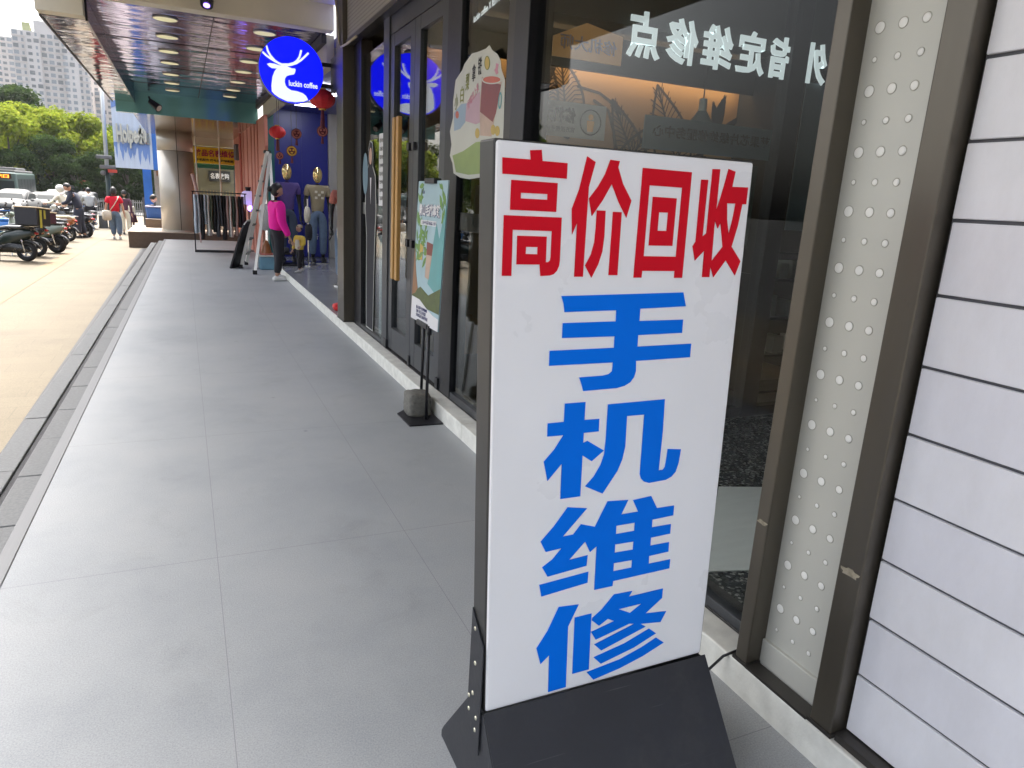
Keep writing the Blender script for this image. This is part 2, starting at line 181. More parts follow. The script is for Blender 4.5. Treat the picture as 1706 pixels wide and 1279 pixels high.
M = dict(
 floor=floor_mat(), pave=pavement_mat(), asphalt=mat('asphalt', (.075, .075, .075), .9, 0, .2, 3, .3, 120),
 granite=mat('kerb_granite', (.14, .146, .148), .75, 0, .26, 60, .15, 160), darkgran=mat('gutter_gravel', (.06, .062, .066), .85, 0, .35, 140, .4, 200),
 steel=mat('edge_steel', (.15, .155, .16), .5, .3, .12, 20, .05, 90, stretch=(1, .05, 1)), kerbwhite=mat('kerb_white_stone', (.78, .77, .70), .6, 0, .2, 14, .15, 120),
 sill=mat('sill_granite', (.085, .082, .08), .25, 0, .35, 50), black=mat('black_metal', (.018, .018, .022), .4, .2, .2, 20), frame=mat('door_frame_grey', (.075, .08, .088), .38, .5, .1, 12, stretch=(1, 1, .1)),
 bronze=mat('bronze_post', (.115, .102, .082), .36, .55, .12, 9, .04, 40, stretch=(1, 1, .15)), bronzedark=mat('dark_bronze_post', (.06, .055, .05), .4, .5, .15, 9, stretch=(1, 1, .15)),
 white=mat('white_acrylic', (.89, .90, .93), .28, 0, .03, 3), panel=panel_mat(), joint=mat('panel_joint', (.085, .085, .095), .6, 0, 0),
 perf=mat('pearl_metal', (.55, .55, .50), .5, .15, .05, 2, .03, 6), dot=mat('white_hole', (.88, .88, .84), .4, 0, 0), rim=mat('hole_shadow_ring', (.42, .41, .36), .45, .4, 0),
 red=mat('red_vinyl', srgb(216, 14, 38), .5, 0, .05, 4, spec=.12), blue=mat('blue_vinyl', srgb(0, 116, 240), .5, 0, .05, 4, spec=.08), boxblack=sheetmetal_mat(),
 screw=mat('zinc_screw', (.6, .58, .45), .35, .9, .1), wood=mat('oak_handle', (.52, .29, .09), .45, 0, .18, 9, stretch=(8, 8, .8)),
 glass=glassmat('shop_glass', (.95, .97, .96), 1.42, -.019), glass2=glassmat('tinted_glass', (.80, .85, .85), 1.5, .03),
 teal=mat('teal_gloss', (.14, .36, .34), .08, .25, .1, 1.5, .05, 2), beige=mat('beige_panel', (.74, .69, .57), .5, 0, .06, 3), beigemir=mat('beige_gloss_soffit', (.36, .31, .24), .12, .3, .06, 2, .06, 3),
 ceil=mirror_mat('mirror_ceiling', (.37, .37, .70), .10, .42, (.9, 3.2, 1)), ceil2=mirror_mat('mirror_band', (.33, .32, .36), .06, .28, (1, 3, 1)), navy=mat('navy_fascia', (.02, .022, .035), .2, .3, .1), lamp=mat('lamp_disc', (.8, .78, .5), .5, 0, 0, emit=.10, ecol=(1, .93, .55)),
 signblue=mat('lit_blue', srgb(5, 15, 235), .4, 0, 0, emit=.42, ecol=srgb(2, 14, 255)), barlight=mat('bar_light', (.9, .9, 1), .5, 0, 0, emit=9, ecol=(.88, .90, 1)), bustglow=mat('bust_violet_glow', (.62, .58, .72), .5, 0, 0, emit=.12, ecol=(.6, .5, 1)), signwhite=mat('lit_white', (.8, .85, .95), .4, 0, 0, emit=.22, ecol=(.78, .86, 1)),
 skin=mat('skin', (.50, .29, .20), .5, 0, .06, 20), skinpale=mat('pale_skin', (.58, .37, .27), .5, 0, .06, 20), hair=mat('black_hair', (.012, .011, .011), .45, 0, .3, 40, .3, 90, stretch=(4, 4, .5)),
 eye=mat('dark_eye', (.01, .01, .01), .2, 0, 0), lips=mat('lips', (.4, .14, .12), .45, 0, 0), shoewhite=mat('white_shoe', (.72, .72, .70), .55, 0, .08, 20),
 magenta=mat('magenta_cloth', srgb(255, 20, 165), .8, 0, .1, 14, .25, 70), blackcloth=mat('black_cloth', (.022, .022, .028), .85, 0, .2, 14, .25, 70), yellowcloth=mat('yellow_cloth', (.78, .58, .09), .85, 0, .12, 14), creamcloth=mat('cream_cloth', (.66, .62, .5), .85, 0, .14, 40),
 redcloth=mat('red_cloth', srgb(205, 20, 48), .85, 0, .1, 12, .2, 60), jeans=mat('blue_jeans', (.13, .19, .28), .85, 0, .2, 16, .2, 90), canvas=mat('canvas_bag', (.6, .54, .45), .9, 0, .1, 30), navycloth=mat('navy_cloth', (.025, .03, .05), .85, 0, .25, 10, .2, 60), greycloth=mat('grey_cloth', (.42, .43, .42), .85, 0, .12, 12),
 purplecloth=mat('purple_tee', (.09, .06, .22), .85, 0, .15, 12, .2, 60), tancloth=mat('tan_tee', (.32, .27, .17), .85, 0, .12, 12, .2, 60), salmon=mat('salmon_tee', (.50, .17, .13), .85, 0, .12, 12, .2, 60), plumcloth=mat('plum_cloth', (.10, .04, .07), .85, 0, .2, 12), denimdark=mat('dark_denim', (.05, .07, .11), .85, 0, .2, 14), mannequin=mat('black_mannequin', (.015, .015, .017), .22, 0, .1), gold=mat('gold_head', (.85, .66, .30), .12, 1, .1),
 tyre=mat('tyre', (.016, .016, .017), .8, 0, .2, 30, .3, 80), rimm=mat('wheel_rim', (.35, .36, .38), .35, .8, .1), scblack=mat('scooter_black', (.02, .021, .022), .28, 0, .2, 8, coat=.4), scgreen=mat('scooter_green', (.016, .028, .024), .3, 0, .2, 8, coat=.4), scmint=mat('scooter_mint', (.20, .25, .21), .3, 0, .1, 8, coat=.4), scorange=mat('scooter_orange', (.33, .11, .03), .3, 0, .15, 8, coat=.4), scwhite=mat('scooter_white', (.62, .62, .58), .3, 0, .08, 8, coat=.4), scblue=mat('scooter_blue', (.03, .16, .48), .35, 0, .1, 8),
 boxbag=mat('delivery_bag', (.022, .023, .03), .7, 0, .2, 14, .3, 40), tan_lid=mat('tan_lid', (.50, .40, .27), .7, 0, .15, 10), yellowtape=mat('yellow_tape', (.6, .55, .08), .6, 0, .1), redlens=mat('red_lens', (.45, .03, .03), .2, 0, 0), plate=mat('plate', (.7, .7, .66), .4, 0, .06), pinkplate=mat('pink_plate', (.75, .08, .22), .4, 0, .05), cream=mat('cream_plastic', (.62, .57, .42), .4, 0, .06), chrome=mat('chrome', (.7, .7, .7), .15, 1, .05), lens=mat('clear_lens', (.75, .75, .72), .1, 0, 0),
 carwhite=mat('car_white', (.15, .15, .147), .6, 0, .04, 2, spec=.2), carsilver=mat('car_silver', (.085, .088, .092), .6, 0, .05, 2, spec=.2), carglass=mat('car_glass', (.035, .042, .045), .35, 0, 0, spec=.15), busgreen=mat('bus_teal', (.10, .15, .14), .3, 0, .08, 2, coat=.4), redpaint=mat('truck_red', (.52, .06, .035), .45, 0, .12, 2), led=mat('amber_led', (.6, .12, .01), .4, 0, 0, emit=1.4, ecol=(1, .22, .02)), dim=mat('led_panel', (.05, .012, .01), .4, 0, 0),
 leafA=leaf_mat('leaf_bright', (.125, .18, .02), (.23, .27, .034), .30), leafB=leaf_mat('leaf_mid', (.06, .11, .022), (.13, .17, .03), .3), leafC=leaf_mat('leaf_dark', (.02, .042, .016), (.045, .075, .02), .25), bark=mat('bark', (.10, .085, .065), .9, 0, .3, 14, .5, 30, stretch=(3, 3, .6)),
 concrete=mat('tower_wall', (.52, .50, .49), .8, 0, .06, .3), concrete2=mat('tower_wall_warm', (.55, .50, .47), .8, 0, .06, .3), towerglass=mat('tower_glass', (.20, .23, .26), .2, 0, .1, .4), towerdark=mat('tower_dark_glass', (.10, .115, .13), .3, 0, .1, .4), yellowgreen=mat('roof_cladding', (.42, .44, .2), .7, 0, .05),
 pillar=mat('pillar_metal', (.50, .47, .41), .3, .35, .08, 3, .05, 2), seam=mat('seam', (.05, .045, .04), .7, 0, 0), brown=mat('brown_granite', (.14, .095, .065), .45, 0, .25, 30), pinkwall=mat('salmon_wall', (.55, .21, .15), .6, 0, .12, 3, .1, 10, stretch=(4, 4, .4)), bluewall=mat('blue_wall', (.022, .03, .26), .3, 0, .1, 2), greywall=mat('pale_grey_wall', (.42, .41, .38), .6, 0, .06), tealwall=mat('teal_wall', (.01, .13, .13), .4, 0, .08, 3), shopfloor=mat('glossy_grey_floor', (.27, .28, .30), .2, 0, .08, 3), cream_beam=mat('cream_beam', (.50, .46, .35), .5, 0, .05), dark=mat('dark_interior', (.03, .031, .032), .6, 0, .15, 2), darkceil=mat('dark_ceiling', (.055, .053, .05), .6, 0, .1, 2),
 yellow=mat('yellow_board', (.75, .52, .01), .5, 0, .05), dred=mat('dark_red_letter', (.35, .02, .06), .5, 0, 0), dblack=mat('ink', (.015, .015, .018), .6, 0, 0), green=mat('green_shutter', (.03, .17, .12), .4, 0, .1), alu=mat('ladder_aluminium', (.70, .69, .63), .42, .4, .1, 8), lantern=mat('lantern_red', (.62, .02, .02), .6, 0, .12, 20), goldtrim=mat('gold_trim', (.7, .42, .06), .4, .4, .1), charm=mat('charm_red', (.13, .016, .022), .6, 0, .3, 60),
 rock=mat('rock', (.17, .165, .145), .9, 0, .35, 45, .8, 60), billblue=mat('billboard_blue', (.16, .27, .58), .6, 0, .2, 3, stretch=(3, 3, .25)), billpale=mat('billboard_pale', (.52, .60, .74), .6, 0, .12, 3, stretch=(3, 3, .25)), blueside=mat('blue_pillar', (.03, .15, .52), .5, 0, .08), letter=mat('grey_letter', (.50, .51, .47), .5, .2, .06), cratebl=mat('blue_crate', (.06, .16, .46), .5, 0, .1), pole=mat('galvanised_pole', (.52, .54, .53), .45, .3, .08), poledark=mat('dark_green_pole', (.02, .035, .03), .5, 0, .1),
 mural=mat('mural_board', (.42, .27, .14), .7, 0, .08, 1.2), muralline=mat('mural_line', (.035, .022, .016), .7, 0, 0), warm=mat('warm_strip', (1, .7, .35), .5, 0, 0, emit=3.2, ecol=(1, .62, .30)), mletter=mat('mirror_letter', (.66, .72, .72), .45, 0, .03, emit=.14, ecol=(.75, .86, .88)), orange=mat('orange_board', (.46, .25, .09), .6, 0, .05, emit=.05), purple=mat('purple_ink', (.36, .33, .48), .5, 0, 0), frost=glassmat('frost_film', (.45, .50, .52), 1.4, .10, .35), frostdark=mat('etched_mark', (.04, .06, .05), .6, 0, 0), paper=mat('paper_sign', (.55, .56, .53), .6, 0, .05), softblue=mat('pale_blue_board', (.22, .28, .32), .5, 0, .06),  # mletter and orange carry a faint glow for brightness; neither is a lamp
 stickerbase=mat('sticker_white', (.56, .57, .51), .5, 0, .05), stickgreen=mat('sticker_green', (.27, .36, .13), .55, 0, .12, 10), stickblue=mat('sticker_sky', (.30, .40, .50), .55, 0, .1), stickpink=mat('sticker_pink', (.50, .34, .40), .55, 0, .1), teared=mat('red_tea', (.22, .045, .035), .4, 0, .2, 14), tealight=mat('pale_tea', (.50, .36, .28), .4, 0, .2, 14), teatop=mat('tea_surface', (.52, .11, .05), .35, 0, .15, 20), olive=mat('olive_ink', (.22, .24, .05), .5, 0, 0), pear=mat('pear_yellow', (.55, .40, .10), .5, 0, .1), pinkink=mat('pink_ink', (.60, .26, .34), .5, 0, 0),
 postsky=mat('poster_sky', (.36, .52, .58), .45, 0, .12, 5), postteal=mat('poster_teal', (.12, .36, .37), .45, 0, .15, 6), postleaf=mat('poster_leaf', (.15, .30, .06), .5, 0, .3, 30), postdark=mat('poster_bush', (.08, .11, .03), .5, 0, .35, 30), postwhite=mat('poster_white', (.74, .74, .76), .4, 0, .03), trunkbrown=mat('poster_brown', (.30, .15, .07), .5, 0, .2, 20), ink=mat('navy_ink', (.04, .045, .16), .5, 0, 0),
 purpleled=mat('purple_led', (.2, .1, .9), .4, 0, 0, emit=1.6, ecol=(.28, .16, 1)), film=mat('grey_film', (.20, .22, .20), .5, 0, .06), railing=mat('white_railing', (.3, .3, .29), .5, 0, .05), curtain=mat('pale_door_curtain', (.62, .66, .66), .6, 0, .05, stretch=(8, 8, .4)),
)
for k in ('c1', 'c2', 'c3', 'c4', 'c5', 'c6', 'c7'): pass
CL = [mat('garment_%s' % nme, c, .85, 0, .2, 12, .2, 50) for nme, c in [('lightgrey', (.42, .45, .48)), ('charcoal', (.03, .03, .035)), ('paleblue', (.34, .40, .46)), ('olive', (.07, .08, .05)), ('black', (.015, .015, .018)), ('slate', (.06, .065, .075)), ('white', (.60, .60, .57)), ('rose', (.42, .30, .28)), ('forest', (.03, .05, .04)), ('aubergine', (.05, .035, .05))]]

# ---------------------------------------------------------------- object helpers
WL = {}
def wloc(o):
    return WL.get(o.name, Vector((0, 0, 0)))
def tag(o, label=None, cat=None, group=None, kind=None):
    if label: o['label'] = label
    if cat: o['category'] = cat
    if group: o['group'] = group
    if kind: o['kind'] = kind
    return o
def empty(name, loc, label, cat, group=None, rz=0):
    o = bpy.data.objects.new(name, None); COL.objects.link(o); o.location = loc; o.rotation_euler = (0, 0, rz); o.empty_display_size = .1
    WL[o.name] = Vector(loc); return tag(o, label, cat, group)
def link(name, me, mats, parent=None, smooth=False, world=False):
    o = bpy.data.objects.new(name, me); COL.objects.link(o)
    if not isinstance(mats, (list, tuple)): mats = [mats]
    if mats and mats[0] is not None:
        me.materials.clear()
        for m in mats: me.materials.append(m)
    if smooth: me.shade_smooth()
    if parent is not None:
        o.parent = parent; WL[o.name] = wloc(parent)
        if world: me.transform(Matrix.Translation(-wloc(parent)))
    return o
class MB:
    """collects faces; build() links them as one mesh object. world=True: coordinates are world ones."""
    def __init__(s, world=True): s.b = bmesh.new(); s.mi = 0; s.world = world
    def face(s, pts):
        f = s.b.faces.new([s.b.verts.new(p) for p in pts]); f.material_index = s.mi; return f
    def box(s, x0, x1, y0, y1, z0, z1, mtx=None):
        v = [s.b.verts.new(p) for p in [(x0, y0, z0), (x1, y0, z0), (x1, y1, z0), (x0, y1, z0), (x0, y0, z1), (x1, y0, z1), (x1, y1, z1), (x0, y1, z1)]]
        for q in ((3, 2, 1, 0), (4, 5, 6, 7), (0, 1, 5, 4), (1, 2, 6, 5), (2, 3, 7, 6), (3, 0, 4, 7)):
            f = s.b.faces.new([v[i] for i in q]); f.material_index = s.mi
        if mtx:
            for a in v: a.co = mtx @ a.co
        return s
    def bar(s, p, q, w, h=None, up=(0, 0, 1)):
        p, q = Vector(p), Vector(q); d = (q-p); L = d.length; d.normalize(); u = Vector(up)
        if abs(d.dot(u)) > .95: u = Vector((0, 1, 0))
        x = d.cross(u).normalized(); u = x.cross(d); h = h or w
        return s.box(-w/2, w/2, 0, L, -h/2, h/2, Matrix(((x.x, d.x, u.x, p.x), (x.y, d.y, u.y, p.y), (x.z, d.z, u.z, p.z), (0, 0, 0, 1))))
    def tube(s, pts, r, n=10, cap=True):
        pts = [Vector(p) for p in pts]; rs = r if isinstance(r, (list, tuple)) else [r]*len(pts); rings = []
        for i, p in enumerate(pts):
            d = (pts[min(i+1, len(pts)-1)]-pts[max(i-1, 0)]).normalized(); u = Vector((0, 0, 1)) if abs(d.z) < .9 else Vector((1, 0, 0))
            x = d.cross(u).normalized(); y = x.cross(d)
            rings.append([s.b.verts.new(p+x*math.cos(t)*rs[i]+y*math.sin(t)*rs[i]) for t in [2*math.pi*k/n for k in range(n)]])
        for a, b in zip(rings, rings[1:]):
            for k in range(n):
                f = s.b.faces.new((a[k], a[(k+1) % n], b[(k+1) % n], b[k])); f.material_index = s.mi
        if cap:
            for rr, fl in ((rings[0], 1), (rings[-1], 0)):
                f = s.b.faces.new(rr[::-1] if fl else rr); f.material_index = s.mi
        return s
    def loft(s, secs, n=16, e=2.6, cap=True):
        """secs: (center, half_x, half_z) cross sections in xz planes along y (superellipse)"""
        rings = []
        for c, hx, hz in secs:
            ring = []
            for k in range(n):
                t = 2*math.pi*k/n; ct, st = math.cos(t), math.sin(t)
                ring.append(s.b.verts.new((c[0]+hx*math.copysign(abs(ct)**(2/e), ct), c[1], c[2]+hz*math.copysign(abs(st)**(2/e), st))))
            rings.append(ring)
        for a, b in zip(rings, rings[1:]):
            for k in range(n):
                f = s.b.faces.new((a[k], b[k], b[(k+1) % n], a[(k+1) % n])); f.material_index = s.mi
        if cap:
            for rr in (rings[0], rings[-1]):
                f = s.b.faces.new(rr); f.material_index = s.mi
        return s
    def ell(s, c, r, u=14, v=9, mtx=None):
        a = bmesh.ops.create_uvsphere(s.b, u_segments=u, v_segments=v, radius=1)
        for w in a['verts']:
            w.co = Vector((w.co.x*r[0], w.co.y*r[1], w.co.z*r[2]))
            if mtx: w.co = mtx @ w.co
            w.co += Vector(c)
        for w in a['verts']:
            for f in w.link_faces: f.material_index = s.mi
        return s
    def torus(s, c, R_, r, axis='X', n=24, k=10):
        P = []
        for i in range(n):
            t = 2*math.pi*i/n; ring = []
            for j in range(k):
                q = 2*math.pi*j/k; rr = R_+r*math.cos(q); h = r*math.sin(q)
                p = {'X': (h, rr*math.cos(t), rr*math.sin(t)), 'Y': (rr*math.cos(t), h, rr*math.sin(t)), 'Z': (rr*math.cos(t), rr*math.sin(t), h)}[axis]
                ring.append(s.b.verts.new(Vector(p)+Vector(c)))
            P.append(ring)
        for i in range(n):
            for j in range(k):
                f = s.b.faces.new((P[i][j], P[(i+1) % n][j], P[(i+1) % n][(j+1) % k], P[i][(j+1) % k])); f.material_index = s.mi
        return s
    def prism(s, poly, o, u, v, depth):
        """outline poly in (u,v) plane at o, thickness depth along u x v (towards -normal)"""
        o, u, v = Vector(o), Vector(u), Vector(v); nn = u.cross(v).normalized()
        a = [s.b.verts.new(o+u*x+v*y) for x, y in poly]; b = [s.b.verts.new(o+u*x+v*y-nn*depth) for x, y in poly]
        f = s.b.faces.new(a); f.material_index = s.mi; f = s.b.faces.new(b[::-1]); f.material_index = s.mi; n = len(a)
        for k in range(n):
            f = s.b.faces.new((a[(k+1) % n], a[k], b[k], b[(k+1) % n])); f.material_index = s.mi
        return s
    def bevel(s, w, seg=2, ang=40):
        s.b.normal_update()
        ed = [e for e in s.b.edges if len(e.link_faces) == 2 and e.calc_face_angle(0) > R(ang)]
        bmesh.ops.bevel(s.b, geom=ed, offset=w, segments=seg, affect='EDGES', profile=.5, clamp_overlap=True); return s
    def build(s, name, mats, parent=None, smooth=False):
        bmesh.ops.recalc_face_normals(s.b, faces=s.b.faces)
        me = bpy.data.meshes.new(name); s.b.to_mesh(me); s.b.free()
        return link(name, me, mats, parent, smooth, s.world)
def eval_mesh(o):
    dg = bpy.context.evaluated_depsgraph_get(); me = bpy.data.meshes.new_from_object(o.evaluated_get(dg)); d = o.data
    bpy.data.objects.remove(o)
    (bpy.data.curves if isinstance(d, bpy.types.Curve) else bpy.data.meshes).remove(d); return me
def frame_mtx(o, u, v):
    u, v = Vector(u).normalized(), Vector(v).normalized(); w = u.cross(v)
    return Matrix(((u.x, v.x, w.x, o[0]), (u.y, v.y, w.y, o[1]), (u.z, v.z, w.z, o[2]), (0, 0, 0, 1)))
def text(name, s, w, h, o, u, v, m, parent=None, mirror=False, bold=0, ext=.002, world=True):
    """lettering fitted into a w x h box centred at o in the u,v plane"""
    cu = bpy.data.curves.new('t', 'FONT'); cu.body = s; cu.size = 1; cu.offset = bold; cu.extrude = .01; cu.resolution_u = 3; cu.space_line = 1.05
    ob = bpy.data.objects.new('t', cu); COL.objects.link(ob); me = eval_mesh(ob)
    xs = [q.co.x for q in me.vertices]; ys = [q.co.y for q in me.vertices]; x0, x1, y0, y1 = min(xs), max(xs), min(ys), max(ys)
    for q in me.vertices:
        x = ((q.co.x-x0)/(x1-x0)-.5)*w; q.co = (-x if mirror else x, ((q.co.y-y0)/(y1-y0)-.5)*h, q.co.z/.01*ext)
    if mirror: me.flip_normals()
    me.transform(frame_mtx(o, u, v)); return link(name, me, m, parent, False, world)
def shape2d(name, polys, o, u, v, m, parent=None, ext=.001, world=True):
    """flat cut shapes (even-odd holes) in the u,v plane"""
    cu = bpy.data.curves.new('s', 'CURVE'); cu.dimensions = '2D'; cu.fill_mode = 'BOTH'; cu.extrude = ext
    for p in polys:
        sp = cu.splines.new('POLY'); sp.points.add(len(p)-1); sp.use_cyclic_u = True
        for k, (x, y) in enumerate(p): sp.points[k].co = (x, y, 0, 1)
    ob = bpy.data.objects.new('s', cu); COL.objects.link(ob); me = eval_mesh(ob); me.transform(frame_mtx(o, u, v)); return link(name, me, m, parent, False, world)
def ribbon(pts, w, cap=6):
    """outline polygon of a round-ended stroke"""
    pts = [Vector((p[0], p[1])) for p in pts]; L, Rr = [], []; n = len(pts)
    for i, p in enumerate(pts):
        d = (pts[min(i+1, n-1)]-pts[max(i-1, 0)]).normalized(); q = Vector((-d.y, d.x))*w/2; L.append(p+q); Rr.append(p-q)
    d = (pts[-1]-pts[-2]).normalized(); a0 = math.atan2(d.y, d.x)
    end = [pts[-1]+Vector((math.cos(a0+t), math.sin(a0+t)))*w/2 for t in [math.pi/2-math.pi*k/cap for k in range(1, cap)]]
    d = (pts[0]-pts[1]).normalized(); a0 = math.atan2(d.y, d.x)
    st = [pts[0]+Vector((math.cos(a0+t), math.sin(a0+t)))*w/2 for t in [math.pi/2-math.pi*k/cap for k in range(1, cap)]]
    return [tuple(p) for p in L+end+Rr[::-1]+st]
def blob(cx, cy, rx, ry, n=20, wob=0, k=5, ph=0):
    return [(cx+rx*math.cos(t)*(1+wob*math.sin(k*t+ph)), cy+ry*math.sin(t)*(1+wob*math.sin(k*t+ph))) for t in [2*math.pi*i/n for i in range(n)]]
def copy_tree(o, loc=None, rz=None, label=None, group=None, parent=None):
    c = o.copy(); COL.objects.link(c)
    if parent: c.parent = parent
    for ch in o.children: copy_tree(ch, parent=c)
    if loc is not None: c.location = loc; WL[c.name] = Vector(loc)
    if rz is not None: c.rotation_euler = (0, 0, rz)
    if label: c['label'] = label
    if group: c['group'] = group
    return c
X_, Y_, Z_ = Vector((1, 0, 0)), Vector((0, 1, 0)), Vector((0, 0, 1))
FX = Vector((0, -1, 0))   # text on a wall facing -X reads along -Y

